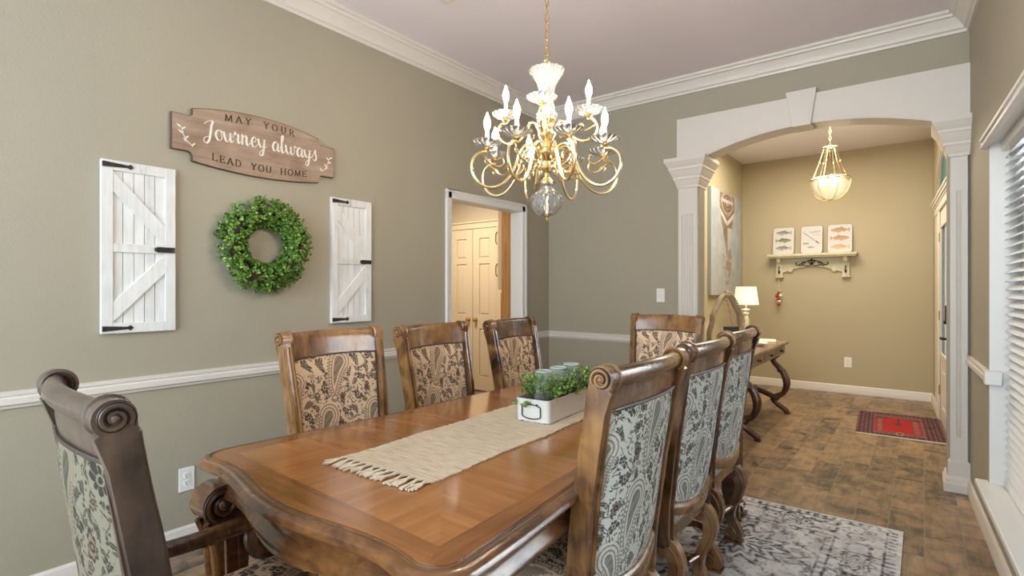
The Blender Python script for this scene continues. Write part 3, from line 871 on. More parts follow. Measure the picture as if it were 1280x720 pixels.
def leg_mesh(sg, front):
    """S-curved cabriole leg with a scroll foot"""
    mb = MB()
    path = [(-.180,.375),(-.216,.345),(-.236,.295),(-.226,.235),(-.200,.180),(-.190,.125),(-.206,.080),(-.226,.045),(-.222,.014)]
    hwid = [.026,.031,.030,.025,.021,.021,.024,.027,.024]
    P = crom([(a, c, 0) for a, c in path], 4); Wd = np.interp(np.linspace(0, 8, len(P)), range(9), hwid)
    fy = (lambda y: y) if not front else (lambda y: .060 - y)
    L, Rr = [], []
    for i, p in enumerate(P):
        t = (P[min(i+1, len(P)-1)] - P[max(i-1, 0)]).normalized(); nx, nz = -t.y, t.x
        L.append((p.x + nx*Wd[i]*.9, p.y + nz*Wd[i]*.9)); Rr.append((p.x - nx*Wd[i]*.9, p.y - nz*Wd[i]*.9))
    xk = lambda z: .196 - (.37 - z)*.075
    wdt = .026
    vs = []; fs = []
    n = len(P)
    for i in range(n):
        z = P[i].y; xc = sg*xk(z)
        for (pt, dx) in ((L[i], -wdt), (L[i], wdt), (Rr[i], wdt*.72), (Rr[i], -wdt*.72)):
            vs.append((xc+dx, fy(pt[0]), max(pt[1], 0.0)))
    for i in range(n-1):
        for j in range(4):
            k = (j+1) % 4
            fs.append((i*4+j, i*4+k, (i+1)*4+k, (i+1)*4+j))
    fs.append((3,2,1,0)); m = (n-1)*4; fs.append((m, m+1, m+2, m+3))
    mb.add(vs, fs)
    # knee and foot scrolls on the cheeks, grooves down the shank
    for dx in (-wdt-.001, wdt+.001):
        sp = spiral_pts(-.192, .044, .030, .006, 1.4, -2.3, -1, 26)
        mb.tube([(sg*xk(z)+dx*.9, fy(y), max(z, .008)) for y, z in sp], .006, 6)
        mb.tube([(sg*xk(z)+dx, fy(y), z) for y, z in [(p.x-.012, p.y) for p in P[2:26]]], .0045, 5)
    mb.lathe([(.030,-.026),(.030,.026)], (sg*xk(.044), fy(-.194), .040), 14, axis='x')
    yy = fy(-.205)
    mb.box(sg*xk(0)-.032, sg*xk(0)+.032, yy-.045, yy+.045, 0, .010)
    # knee roll tucked under the rail
    mb.lathe([(.024,-.030),(.028,-.02),(.028,.02),(.024,.030)], (sg*xk(.34), fy(-.188), .335), 12, axis='x')
    return mb.mesh('leg', M['chair'], 50)
def stretcher_mesh():
    mb = MB()
    for sg in (-1, 1):
        pts = crom([(sg*.175,-.195,.15),(sg*.13,-.12,.165),(sg*.155,-.02,.15),(sg*.10,.03,.145),(sg*.155,.09,.15),(sg*.13,.18,.165),(sg*.175,.255,.15)], 5)
        mb.tube(pts, .016, 8, flat=.8)
    mb.tube(crom([(-.105,.03,.146),(-.05,.055,.15),(0,.03,.155),(.05,.005,.15),(.105,.03,.146)], 5), .016, 8)
    mb.tube(crom([(-.17,-.195,.17),(-.09,-.165,.155),(0,-.19,.17),(.09,-.165,.155),(.17,-.195,.17)], 5), .015, 8)
    return mb.mesh('stretcher', M['chair'], 60)
def arm_mesh(sg):
    mb = MB()
    pts = crom([(sg*.226,-.200,.600),(sg*.236,-.10,.588),(sg*.242,.02,.582),(sg*.244,.13,.586),(sg*.240,.205,.584),(sg*.237,.232,.570)], 5)
    n = len(pts); rs = list(np.interp(np.linspace(0, 1, n), [0,.25,.6,.9,1], [.026,.022,.025,.027,.020]))
    mb.tube(pts, rs, 10)
    mb.tube([(p.x, p.y, p.z+r*.75) for p, r in zip(pts, rs)], .008, 6)
    mb.tube([(p.x+sg*r*.85, p.y, p.z+r*.1) for p, r in zip(pts, rs)], .006, 6)
    mb.lathe([(.018,-.030),(.026,-.024),(.026,.024),(.018,.030)], (sg*.238, .228, .568), 12, axis='x')
    post = crom([(sg*.241,.175,.575),(sg*.240,.160,.545),(sg*.240,.175,.505),(sg*.242,.215,.470),(sg*.244,.245,.44),(sg*.244,.250,.395)], 5)
    n = len(post)
    mb.tube(post, list(np.interp(np.linspace(0, 1, n), [0,.3,.6,1], [.022,.026,.024,.028])), 8)
    mb.tube([(p.x, p.y+.022, p.z+.008) for p in post], .007, 6)
    return mb.mesh('arm', M['chair'], 60)

CH = dict(stile={s: stile_mesh(s) for s in (-1, 1)}, crest=crest_mesh(), cross=cross_rail_mesh(), nail=nail_mesh(), rail=seat_rail_mesh(),
          front=panel_mesh('front_upholstery', 1, M['cloth']), rear={}, cushion=cushion_mesh(M['cloth']), band={},
          leg={(s, f): leg_mesh(s, f) for s in (-1, 1) for f in (False, True)}, stretch=stretcher_mesh(), arm={s: arm_mesh(s) for s in (-1, 1)})
CH['rear']['cloth_daylit'] = panel_mesh('rear_upholstery', -1, M['cloth_daylit'])
CH['rear']['cloth_olive'] = CH['rear']['cloth_daylit'].copy(); CH['rear']['cloth_olive'].materials[0] = M['cloth_olive']
for k in ('cloth_daylit', 'cloth_olive'): CH['band'][k] = band_mesh(M[k])
RUGZ = .012
SHADED = {}
def dark(me):  # swaps in the shade-darkened copy of the chair wood
    if me.name not in SHADED:
        c = me.copy(); c.materials[0] = M['chair_shaded']; SHADED[me.name] = c
    return SHADED[me.name]
def dining_chair(name, label, x, y, rz, rear='cloth_daylit', arms=False, dk=lambda m: m):
    t = thing(name, label, 'chair', (x, y, RUGZ), rz, 'carved paisley dining chairs round the table')
    link('front_upholstery', CH['front'], t)
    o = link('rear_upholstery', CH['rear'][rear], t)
    if rear == 'cloth_daylit': o['label'] = 'paisley cloth on the back of the chair, window daylight put into its colour'
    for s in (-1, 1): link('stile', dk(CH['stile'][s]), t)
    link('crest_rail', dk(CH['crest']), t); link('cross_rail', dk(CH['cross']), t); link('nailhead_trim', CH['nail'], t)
    link('seat_rail', CH['rail'], t); link('seat_cushion', CH['cushion'], t); link('seat_back_band', CH['band'][rear], t)
    for s in (-1, 1):
        for f in (False, True): link('leg', CH['leg'][(s, f)], t)
    link('stretcher', CH['stretch'], t)
    if arms:
        for s in (-1, 1): link('arm', CH['arm'][s], t)
    return t
R = math.radians
dining_chair('dining_chair', 'leftmost of the three tan paisley chairs along the wall side of the table', -1.875, 1.44, R(-90))
dining_chair('dining_chair', 'middle of the three paisley chairs along the wall, between two others left of the doorway', -1.80, 2.02, R(-90+4))
dining_chair('dining_chair', 'paisley dining chair standing in front of the doorway, behind the planter box', -1.755, 2.655, R(-90+6))
dining_chair('dining_chair', 'nearest window-side chair with daylight-toned paisley back, its scroll beside the planter box', -.897, 1.41, R(90))
dining_chair('dining_chair', 'middle of the three window-side chairs with daylight-toned paisley backs', -.925, 2.05, R(90))
dining_chair('dining_chair', 'farthest of the three window-side chairs with daylight-toned paisley backs, nearest the desk', -.96, 2.64, R(90))
dining_chair('dining_armchair', 'scroll-topped armchair with shade-toned wood at the near left end of the table', -1.330, .598, R(-3.2), 'cloth_olive', True, dark)
dining_chair('dining_armchair', 'chair at the far head of the table, before the white arch column', -1.455, 3.42, R(180), 'cloth_olive', True)

# ------------------------------------------------------------------ the dining table
TX, TY, HL, HWD = -1.217, 1.930, 1.30, .56
table = thing('dining_table', 'long polished wooden dining table with serpentine edge, runner and planter on top', 'table', (TX, TY, RUGZ))
def table_outline():
    pts = []
    def front(s):
        a = abs(s)
        return -HL + .045*(1-math.cos(PI*min(a, .38)/.38))/2 - (.012*((a-.38)/.08) if a > .38 else 0)
    S = np.linspace(-.46, .46, 33)
    fr = [(s, front(s)) for s in S]
    ye = front(.46)
    corner = [(.46 + .10*math.sin(t), ye + .095*(1-math.cos(t))) for t in np.linspace(.2, PI/2, 8)]
    ys = np.linspace(ye+.13, -(ye+.13), 25)
    side = [(.549 + .011*math.cos(2*PI*y/(ys[0]*-2)*2), y) for y in ys]
    right = corner + side + [(x, -y) for x, y in corner[::-1]]
    pts = fr + right + [(-x, -y) for x, y in fr] + [(-x, -y) for x, y in right]
    return pts
OUT = table_outline()
def offset_outline(o):
    n = len(OUT); r = []
    for i, (x, y) in enumerate(OUT):
        a, b = OUT[i-1], OUT[(i+1) % n]
        tx, ty = b[0]-a[0], b[1]-a[1]; L = math.hypot(tx, ty) or 1
        r.append((x + ty/L*o, y - tx/L*o))
    return r
SHEAR = -.045
def taper(y): return 1 - .088*(y + 1.03)
def ring_loft(prof, captop, capbot, dip=False):
    mb = MB(); n = len(OUT); vs = []; fs = []
    for (o, z) in prof:
        for x, y in offset_outline(o):
            dz = 0
            if dip and z < .70:
                e = abs(x)/.36 if abs(y) > HL-.2 else 9
                if e < 1: dz = -.022*(1+math.cos(PI*e))/2*min(1, (.70-z)/.04)
            vs.append((x*taper(y), y + SHEAR*x, z+dz))
    for i in range(len(prof)-1):
        for j in range(n):
            k = (j+1) % n
            fs.append((i*n+j, i*n+k, (i+1)*n+k, (i+1)*n+j))
    if captop: fs.append(tuple(range(n)))
    if capbot: m = (len(prof)-1)*n; fs.append(tuple(m+j for j in range(n))[::-1])
    mb.add(vs, fs); return mb
tprof = [(-.034,.7625),(-.031,.7595),(-.027,.7620),(-.014,.7615),(-.004,.757),(.003,.750),(.004,.742),(-.002,.736),(-.010,.733),(-.013,.727),(-.03,.725)]
ring_loft(tprof, True, True).build('tabletop', M['table'], table, smooth=40)
aprof = [(-.036,.727),(-.046,.715),(-.052,.700),(-.048,.684),(-.038,.668),(-.033,.660),(-.034,.652),(-.042,.648),(-.070,.650),(-.080,.727)]
ring_loft(aprof, False, False, True).build('apron', M['table'], table, smooth=40)
# veneers of the top, each piece with its own grain
VT = .7640
def veneer_piece(poly, mat, dz=0):
    mb = MB(); mb.prism(poly, lambda a, c, t: (a*taper(c), c + SHEAR*a, t + dz), .7600, VT)
    mb.build('veneer', mat, table, smooth=0)
BX, BY = .455, HL - .135
ring = offset_outline(-.038)
def border(sel, q0, q1, mat):
    pts = [p for p in ring if sel(p)]
    veneer_piece(pts + [q1, q0], mat)
front = [p for p in ring if p[1] < -BY and abs(p[0]) <= .43 + 0*p[1]]
nn = len(ring)
qf = sorted([p for p in ring if p[1] < -BY + .02 and abs(p[0]) < .485], key=lambda p: p[0])
veneer_piece(qf + [(BX,-BY),(-BX,-BY)], M['ven_xb'])
veneer_piece([(-x,-y) for x, y in qf + [(BX,-BY),(-BX,-BY)]], M['ven_xb'])
last = qf[-1]
i0 = ring.index(last)
seg = []
i = i0
while True:
    seg.append(ring[i % nn])
    if ring[i % nn][1] > BY - .02 and abs(ring[i % nn][0]) < .485: break
    i += 1
left_s = [(-x, -y) for x, y in seg]
veneer_piece(seg + [(BX, BY), (BX, -BY)], M['ven_yb'])
veneer_piece(left_s + [(-BX, -BY), (-BX, BY)], M['ven_yb'])
LS = .43
for sg in (1, -1):
    veneer_piece([(sg*-BX, sg*-BY), (sg*BX, sg*-BY), (0, sg*(-BY+.46))], M['ven_y'])
    veneer_piece([(sg*BX, sg*-BY), (sg*BX, sg*-LS), (0, sg*-LS), (0, sg*(-BY+.46))], M['ven_x'])
    veneer_piece([(sg*-BX, sg*-BY), (0, sg*(-BY+.46)), (0, sg*-LS), (sg*-BX, sg*-LS)], M['ven_x'])
    for k in (0, 1):
        y0, y1 = sg*-LS, 0
        xs = ((0, BX), (-BX, 0))[k]
        veneer_piece([(xs[0], y0), (xs[1], y0), (xs[1], y1), (xs[0], y1)], M['ven_x'])
def table_leg(sx, sy):
    """carved leg: profile in the y-z plane, big scroll under the apron bulging towards the table end"""
    mb = MB()
    xc = sx*.462*taper(sy*1.15)
    y0 = sy*(HL - .098) + SHEAR*xc
    f = lambda a, z, t: (xc + t, y0 + sy*a, z)
    cx, cz, r = .024, .634, .056
    top = [(cx + r*math.cos(t), cz + r*math.sin(t)) for t in np.linspace(-1.0, 2.2, 16)]
    out = [(.050,.55),(.036,.48),(.028,.36),(.024,.25),(.026,.16),(.040,.10),(.066,.06),(.076,.03),(.068,.0)]
    inn = [(-.040,.0),(-.034,.08),(-.036,.18),(-.046,.35),(-.056,.52),(-.060,.66)]
    mb.prism([(-.060,.70),(.0,.70)] + top[::-1] + out + inn[:-1], f, -.044, .044)
    for t in (-.046, .046):
        sp = spiral_pts(cx, cz, .047, .010, 1.7, -1.2, 1)
        mb.tube([f(a, z, t) for a, z in sp], .0085, 6)
        mb.ball(f(cx, cz, t), .019, 10, 6)
        sp = spiral_pts(cx, cz, .0555, .018, 1.6, -1.2, 1)
        mb.tube([f(a, z, t*1.02) for a, z in sp], .0042, 5, mi=1)
        for da in (-.024, .012):
            mb.tube([f(a, z, t) for a, z in [(da+.004,.545),(da,.38),(da*.9,.22),(da*.8,.12)]], .007, 6)
        sp = spiral_pts(.042, .044, .034, .006, 1.4, 0, 1, 26)
        mb.tube([f(a, max(z, .008), t) for a, z in sp], .007, 6)
    for t in (-.030, .030):
        mb.tube([f(a+.002, z, t) for a, z in [(.062,.585),(.050,.55),(.036,.48),(.028,.36),(.024,.25),(.026,.16),(.040,.10)]], .010, 6)
    ya, yb_ = f(-.055, 0, 0)[1], f(.088, 0, 0)[1]
    mb.box(xc-.06, xc+.06, min(ya, yb_), max(ya, yb_), 0, .014)
    mb.build('leg', [M['table'], M['groove']], table, smooth=45)
for sx in (-1, 1):
    for sy in (-1, 1): table_leg(sx, sy)
# ------------------------------------------------------------------ rugs
def vnoise(x, y, seed):
    rs = np.random.RandomState(seed); g = rs.rand(64, 64)
    xi = np.floor(x).astype(int); yi = np.floor(y).astype(int); fx = x-xi; fy = y-yi
    fx = fx*fx*(3-2*fx); fy = fy*fy*(3-2*fy)
    a = g[yi % 64, xi % 64]; b_ = g[yi % 64, (xi+1) % 64]; c = g[(yi+1) % 64, xi % 64]; d_ = g[(yi+1) % 64, (xi+1) % 64]
    return (a*(1-fx)+b_*fx)*(1-fy) + (c*(1-fx)+d_*fx)*fy
def fbm(x, y, seed, o=4):
    r = 0; w = .5
    for k in range(o): r = r + w*vnoise(x*2**k, y*2**k, seed+k); w *= .5
    return r
M['rug'] = pattern_mat('distressed_rug', (.76, .76, .77), (.065, .065, .085), (.44, .42, .44), .9, 500)
RX0, RX1, RY0, RY1 = -2.41, -.078, .62, 3.455
W_, H_ = RX1-RX0, RY1-RY0
nu, nv = 450, 540
U, V = np.meshgrid(np.linspace(0, W_, nu), np.linspace(0, H_, nv))
ed = np.minimum(np.minimum(U, W_-U), np.minimum(V, H_-V))
along = np.where(np.minimum(U, W_-U) < np.minimum(V, H_-V), V, U)
B = np.full_like(U, .42)          # how dark the design is before wear
def rosette(cx, cy, r, k):
    q = np.hypot(U-cx, V-cy); th = np.arctan2(V-cy, U-cx)
    lim = r*(.84+.16*np.cos(k*th))
    m = q < lim
    B[m] = .12; B[m & (q > lim*.84)] = .95; B[m & (q < lim*.66) & (q > lim*.50)] = .85; B[m & (np.cos(k*th+1) > .3) & (q < lim*.46)] = .8; B[q < r*.16] = .1; B[q < r*.09] = .9
f1 = np.sin(U*21 + 2.4*np.sin(V*10))*np.sin(V*21 + 2.4*np.sin(U*10))
B += .30*(np.abs(f1) < .20) - .16*(f1 > .55)
bz = (ed > .075) & (ed < .27)
sc = np.sin(along*26)*np.cos((ed-.17)*34)
B[bz] = .30 + .5*(np.abs(sc[bz]) < .25)
for (x, y, r, k) in [(W_/2, H_/2, .52, 16), (W_*.28, H_*.22, .24, 12), (W_*.72, H_*.22, .24, 12), (W_*.28, H_*.78, .24, 12), (W_*.72, H_*.78, .24, 12), (W_*.80, H_*.50, .17, 10), (W_*.20, H_*.5, .17, 10)]: rosette(x, y, r, k)
for k in range(8):
    y = .17 + k*(H_-.34)/7
    for x in (.17, W_-.17): rosette(x, y, .088, 8)
for k in range(7):
    x = .17 + k*(W_-.34)/6
    for y in (.17, H_-.17): rosette(x, y, .088, 8)
B[(ed > .020) & (ed < .060)] = .35 + .45*(np.sin(along[(ed > .020) & (ed < .060)]*150) > .0)
B[(ed > .060) & (ed < .072)] = .98; B[(ed > .272) & (ed < .284)] = .98; B[(ed > .31) & (ed < .318)] = .9
m = (ed > .284) & (ed < .31); B[m] = .25 + .5*(np.sin(along[m]*120) > 0)
tex = .6*fbm(U*60, V*60, 77, 3) + .4*fbm(U*26, V*26, 70, 4) + .22*(fbm(U*150, V*40, 90, 2) - .5)
wear = fbm(U*3.2, V*3.2, 31, 3)
D = np.clip((B*1.05 + (tex-.46)*2.5 + (wear-.47)*1.1 - .20)*1.25, 0, 1)
D[ed < .020] *= .25
G = np.clip(fbm(U*14, V*14, 50)*1.8-.6, 0, 1)
P = np.stack([U+RX0, V+RY0, .0115 + 0*U], -1)
rug = bpy.data.objects.new('area_rug', None); COL.objects.link(rug); rug.location = ((RX0+RX1)/2, (RY0+RY1)/2, 0)
tag(rug, 'grey and white distressed area rug under the dining table', 'rug')
P -= np.array([(RX0+RX1)/2, (RY0+RY1)/2, 0])
link('pile', grid_mesh('pile', P, np.stack([np.clip(D, 0, 1), G, 0*G], -1), M['rug']), rug)
b = MB(); loft_rect(b, -W_/2, W_/2, -H_/2, H_/2, [(.001, -.002),(.004, .0),(.0105, -.001),(.0112, -.006)])
b.build('binding', plain('rug_binding', (.66, .65, .64), .9), rug, smooth=0)

# red entry rug
ex, ey = .645, 1.0
M['red_rug'] = color_attr_mat('red_rug', .9)
nu, nv = 150, 220
U, V = np.meshgrid(np.linspace(0, 1, nu), np.linspace(0, 1, nv))
c = np.zeros((nv, nu, 3))
stripe = (np.sin(U*ex*190) > .3) | (np.sin(V*ey*120) > .75)
c[:] = (.055, .018, .024); c[stripe] = (.15, .045, .05)
n2 = fbm(U*26, V*40, 9) > .56; c[n2] = (.022, .010, .02)
lat = (np.sin(U*ex*190) > .9) & (np.sin(V*ey*120) > .4); c[lat] = (.34, .19, .15)
fr_ = (U > .20) & (U < .78) & (V > .06) & (V < .90); c[fr_] = (.10, .03, .03)
fr2 = fr_ & (np.sin(U*ex*260)*np.sin(V*ey*190) > .35); c[fr2] = (.36, .20, .15)
rd = (U > .22) & (U < .76) & (V > .15) & (V < .80); c[rd] = (.34, .008, .010)
band_ = rd & (((U > .255) & (U < .305)) | ((U > .675) & (U < .725))) & (V > .18) & (V < .76); c[band_] = (.11, .03, .03)
c[band_ & (np.sin(V*ey*140) > .3)] = (.40, .17, .13)
step = (V > .80 - .10*np.clip(np.abs(U-.5)*5-.25, 0, 1)) & rd; c[step] = (.10, .03, .03)
med = (np.abs(U-.5)*1.4 + np.abs(V-.52)) < .075; c[med] = (.10, .02, .02)
st2 = (np.abs(U-.5) < .014) & (V > .52) & (V < .78); c[st2] = (.10, .02, .02)
med = np.hypot((U-.5)*1.2, V-.12) < .06; c[med] = (.32, .17, .12); med = np.hypot((U-.5)*1.2, V-.12) < .03; c[med] = (.06, .02, .02)
P = np.stack([(U-.5)*ex, (V-.5)*ey, .009 + 0*U], -1)
er = thing('entry_rug', 'small dark red patterned rug on the tile floor by the front door', 'rug', (-.176, 6.14, 0), R(2.8))
link('pile', grid_mesh('pile', P, c, M['red_rug']), er)
b = MB(); loft_rect(b, -ex/2, ex/2, -ey/2, ey/2, [(.001, -.001),(.004, .0),(.008, 0),(.0088, -.004)]); b.build('edge_binding', plain('dark_binding', (.05, .015, .018), .9), er, smooth=0)
M['fringe'] = plain('cotton_fringe', (.72, .66, .56), .9)
for sy in (-1, 1):
    b = MB(); b.box(-ex/2, ex/2, sy*ey/2-.004, sy*ey/2+.004, .001, .008)
    for k in range(60):
        x = -ex/2 + ex*(k+.5)/60
        b.box(x-.004, x+.003, min(sy*ey/2, sy*(ey/2+.022)), max(sy*ey/2, sy*(ey/2+.022)), .001, .005)
    b.build('fringe', M['fringe'], er, smooth=0)

# ------------------------------------------------------------------ runner
TZ = VT + RUGZ
def runner_mat():
    m, n, l, p = new_mat('woven_runner')
    tc = n.new('ShaderNodeTexCoord')
    w = n.new('ShaderNodeTexWave'); w.wave_type = 'BANDS'; w.bands_direction = 'Y'; w.inputs['Scale'].default_value = 42; w.inputs['Distortion'].default_value = 1.6; w.inputs['Detail Scale'].default_value = 4
    l.new(tc.outputs['Object'], w.inputs['Vector'])
    nz = n.new('ShaderNodeTexNoise'); nz.inputs['Scale'].default_value = 1; nz.inputs['Detail'].default_value = 5
    mp = n.new('ShaderNodeMapping'); mp.inputs['Scale'].default_value = (14, 120, 10); l.new(tc.outputs['Object'], mp.inputs['Vector']); l.new(mp.outputs[0], nz.inputs['Vector'])
    r = ramp(n, [(.25, (.52, .38, .24)), (.45, (.74, .59, .42)), (.7, (.84, .71, .54))]); l.new(nz.outputs['Fac'], r.inputs['Fac'])
    l.new(r.outputs['Color'], p.inputs['Base Color']); p.inputs['Roughness'].default_value = .95; p.inputs['Specular IOR Level'].default_value = .1
    b = n.new('ShaderNodeBump'); b.inputs['Strength'].default_value = .7; b.inputs['Distance'].default_value = .003
    l.new(w.outputs['Fac'], b.inputs['Height']); l.new(b.outputs['Normal'], p.inputs['Normal'])
    return m
M['runner'] = runner_mat()
runner = thing('table_runner', 'beige woven fringed runner lying along the middle of the table', 'table runner', (-1.222, 1.95, TZ), R(1.6))
RW, RL = .366, 1.98
rr = random.Random(4)
ny = 140; mb = MB(); vs = []; fs = []
for j in range(ny+1):
    y = -RL/2 + RL*j/ny
    l_ = -RW/2 + rr.uniform(-.0035, .0035) + .004*math.sin(j*.21); r_ = RW/2 + rr.uniform(-.0035, .0035) + .004*math.sin(j*.17+1)
    z = .0050 + .0008*(j % 2)
    vs += [(l_, y, .0005), (l_, y, z), (l_*.5, y, z+.0005), (0, y, z+.0006), (r_*.5, y, z+.0005), (r_, y, z), (r_, y, .0005)]
for j in range(ny):
    for k in range(6): fs.append((j*7+k, j*7+k+1, (j+1)*7+k+1, (j+1)*7+k))
mb.add(vs, fs); mb.build('cloth', M['runner'], runner, smooth=60, merge=False)
M['fringe2'] = plain('runner_fringe', (.76, .66, .52), .95)
for sy in (-1, 1):
    for k in range(13):
        x = -RW/2 + .012 + (RW-.024)*k/12
        mb = MB(); dx = rr.uniform(-.012, .012)
        for q in range(4):
            a = (q-1.5)*.0035; L = rr.uniform(.050, .075); bx = dx + a*2.2 + rr.uniform(-.006, .006)
            mb.tube(crom([(x+a, sy*(RL/2-.004), .004), (x+a*.3, sy*(RL/2+.016), .006), (x+a+dx*.5+rr.uniform(-.004,.004), sy*(RL/2+.03+.3*(L-.05)), .0045), (x+bx, sy*(RL/2+L), .0042)], 3), [.0030]*5+[.0034]*5, 5)
        mb.ball((x, sy*(RL/2+.012), .006), .0055, 6, 4)
        mb.build('tassel', M['fringe2'], runner)

# ------------------------------------------------------------------ planter box with jars and greenery
PX, PY, PRZ = -1.176, 1.872, R(4)
BWd, BLn, BH = .148, .50, .088
PZ = TZ + .0065
def rrect(w, l, r, n=5):
    pts = []
    for cx, cy, a0 in ((w/2-r, l/2-r, 0), (-w/2+r, l/2-r, PI/2), (-w/2+r, -l/2+r, PI), (w/2-r, -l/2+r, 1.5*PI)):
        pts += [(cx + r*math.cos(a0 + PI/2*k/n), cy + r*math.sin(a0 + PI/2*k/n)) for k in range(n+1)]
    return pts
planter = thing('planter_box', 'distressed white metal planter box on the runner, filled with greenery', 'planter', (PX, PY, PZ), PRZ)
def loft_rr(mb, lst):
    vs = []; fs = []; n = None
    for w, l, r, z in lst:
        q = rrect(w, l, r); n = len(q); vs += [(x, y, z) for x, y in q]
    for i in range(len(lst)-1):
        for j in range(n): fs.append((i*n+j, i*n+(j+1) % n, (i+1)*n+(j+1) % n, (i+1)*n+j))
    fs.append(tuple(range(n))[::-1]); m = (len(lst)-1)*n; fs.append(tuple(m+j for j in range(n)))
    mb.add(vs, fs)
def chipped():
    m, n, l, p = new_mat('chipped_enamel')
    tc = n.new('ShaderNodeTexCoord'); sx = n.new('ShaderNodeSeparateXYZ'); l.new(tc.outputs['Object'], sx.inputs[0])
    nz = n.new('ShaderNodeTexNoise'); nz.inputs['Scale'].default_value = 60; nz.inputs['Detail'].default_value = 3; l.new(tc.outputs['Object'], nz.inputs['Vector'])
    mr = n.new('ShaderNodeMapRange'); mr.inputs[1].default_value = .0; mr.inputs[2].default_value = .012; mr.inputs[3].default_value = .50; mr.inputs[4].default_value = .9
    l.new(sx.outputs[2], mr.inputs[0])
    lt = n.new('ShaderNodeMath'); lt.operation = 'GREATER_THAN'; l.new(nz.outputs['Fac'], lt.inputs[0]); l.new(mr.outputs[0], lt.inputs[1])
    mx = n.new('ShaderNodeMix'); mx.data_type = 'RGBA'; mx.inputs['A'].default_value = (.80, .79, .76, 1); mx.inputs['B'].default_value = (.05, .04, .035, 1)
    l.new(lt.outputs[0], mx.inputs['Factor']); l.new(mx.outputs['Result'], p.inputs['Base Color']); p.inputs['Roughness'].default_value = .4
    return m
M['enamel'] = chipped()
mb = MB()
loft_rr(mb, [(BWd-.014, BLn-.014, .014, 0), (BWd-.006, BLn-.006, .016, .004), (BWd, BLn, .018, BH-.004), (BWd+.004, BLn+.004, .02, BH), (BWd-.004, BLn-.004, .016, BH), (BWd-.008, BLn-.008, .014, .06)])
mb.build('box', M['enamel'], planter, smooth=30)
mb = MB(); loft_rr(mb, [(BWd-.010, BLn-.010, .014, .062), (BWd-.010, BLn-.010, .014, .074)]); mb.build('moss', plain('moss', (.05, .07, .02), .9, bump=.8, bscale=120), planter)
for sy in (-1, 1):
    mb = MB()
    pts = [(.040*max(-1, min(1, 1.35*math.cos(t))), sy*(BLn/2+.004+.001), .042 + .027*math.sin(t)) for t in np.linspace(0, 2*PI, 28)[:-1]]
    mb.tube(pts, .0022, 6, closed=True)
    mb.tube([(-.024, sy*BLn/2, .069), (-.024, sy*(BLn/2+.006), .069)], .003, 6); mb.tube([(.024, sy*BLn/2, .069), (.024, sy*(BLn/2+.006), .069)], .003, 6)
    mb.build('handle', M['iron'], planter)
def leaf_verts(p, d, up, L, W):
    d = d.normalized(); s = d.cross(up)
    if s.length < 1e-3: s = d.cross(Vector((1, 0, .2)))
    s.normalize(); nrm = s.cross(d)
    return [p, p + d*L*.35 + s*W*.5 + nrm*L*.06, p + d*L*.75 + s*W*.42 + nrm*L*.03, p + d*L, p + d*L*.75 - s*W*.42 + nrm*L*.03, p + d*L*.35 - s*W*.5 + nrm*L*.06]
def add_leaf(mb, p, d, up, L, W): mb.add(leaf_verts(p, d, up, L, W), [(0,1,2,3),(0,3,4,5)])
def sprig(lf, tw, base, tip, n, L, rg):
    base, tip = Vector(base), Vector(tip); ax = (tip-base).normalized()
    tw.tube([base, (base+tip)/2, tip], .0011, 4)
    for k in range(n):
        t = .25 + .75*(k+1)/n
        p = base.lerp(tip, t)
        a = rg.uniform(0, 2*PI)
        u = ax.orthogonal().normalized(); v = ax.cross(u)
        d = (u*math.cos(a) + v*math.sin(a))*.9 + ax*rg.uniform(.2, .9)
        add_leaf(lf, p, d, ax, L*rg.uniform(.75, 1.2), L*.72*rg.uniform(.8, 1.1))
    for a in range(3): add_leaf(lf, tip, ax + Vector((rg.uniform(-.7,.7), rg.uniform(-.7,.7), rg.uniform(-.3,.5))), Vector((.3,.2,1)), L*.8, L*.55)
rg = random.Random(11)
lf, tw = MB(), MB()
for k in range(210):
    x = rg.uniform(-.058, .058); y = rg.uniform(-.238, .238)
    h = rg.uniform(.03, .075) + .012*math.sin(y*20)
    ox = x*.55 + rg.uniform(-.02, .02); oy = rg.uniform(-.03, .03)
    if abs(x) > .04 and rg.random() < .4: h *= .55
    sprig(lf, tw, (x, y, .07), (x+ox, max(-.275, min(.275, y+oy*1.2)), .085+h), 8, .017, rg)
for (x, y) in ((-.055, -.24), (-.02, -.245), (.0, -.248)):
    sprig(lf, tw, (x, y+.02, .085), (x-.01, y-.022, .070), 6, .015, rg)
lf.build('leaves', M['leaf2'], planter, smooth=60, kind='stuff', merge=False); tw.build('stems', M['twig'], planter, kind='stuff')
jl = [('glass jar at the near end of the planter box', -.17), ('middle glass jar among the planter greenery', -.055), ('glass jar at the far end of the row in the planter', .06)]
for lab, jy in jl:
    c_, s_ = math.cos(PRZ), math.sin(PRZ)
    j = thing('glass_jar', lab, 'jar', (PX - s_*jy + c_*.005, PY + c_*jy, PZ + .0745), 0, 'glass jars in the planter')
    outp = [(0,0),(.037,0),(.041,.006),(.041,.062),(.037,.076),(.033,.082),(.033,.088),(.0345,.090),(.0345,.096),(.033,.098),(.033,.108)]
    inp = [(.0312,.108),(.0312,.082),(.0352,.075),(.0392,.061),(.0392,.008),(0,.003)]
    mb = MB(); mb.lathe(outp + inp, seg=28); mb.build('jar_body', M['jar'], j, smooth=40)
    mb = MB(); mb.lathe([(.033,.1075),(.0345,.109),(.033,.1115),(.0308,.1115),(.0302,.109),(.0305,.1075)], seg=28); mb.build('rim', M['jar_rim'], j)

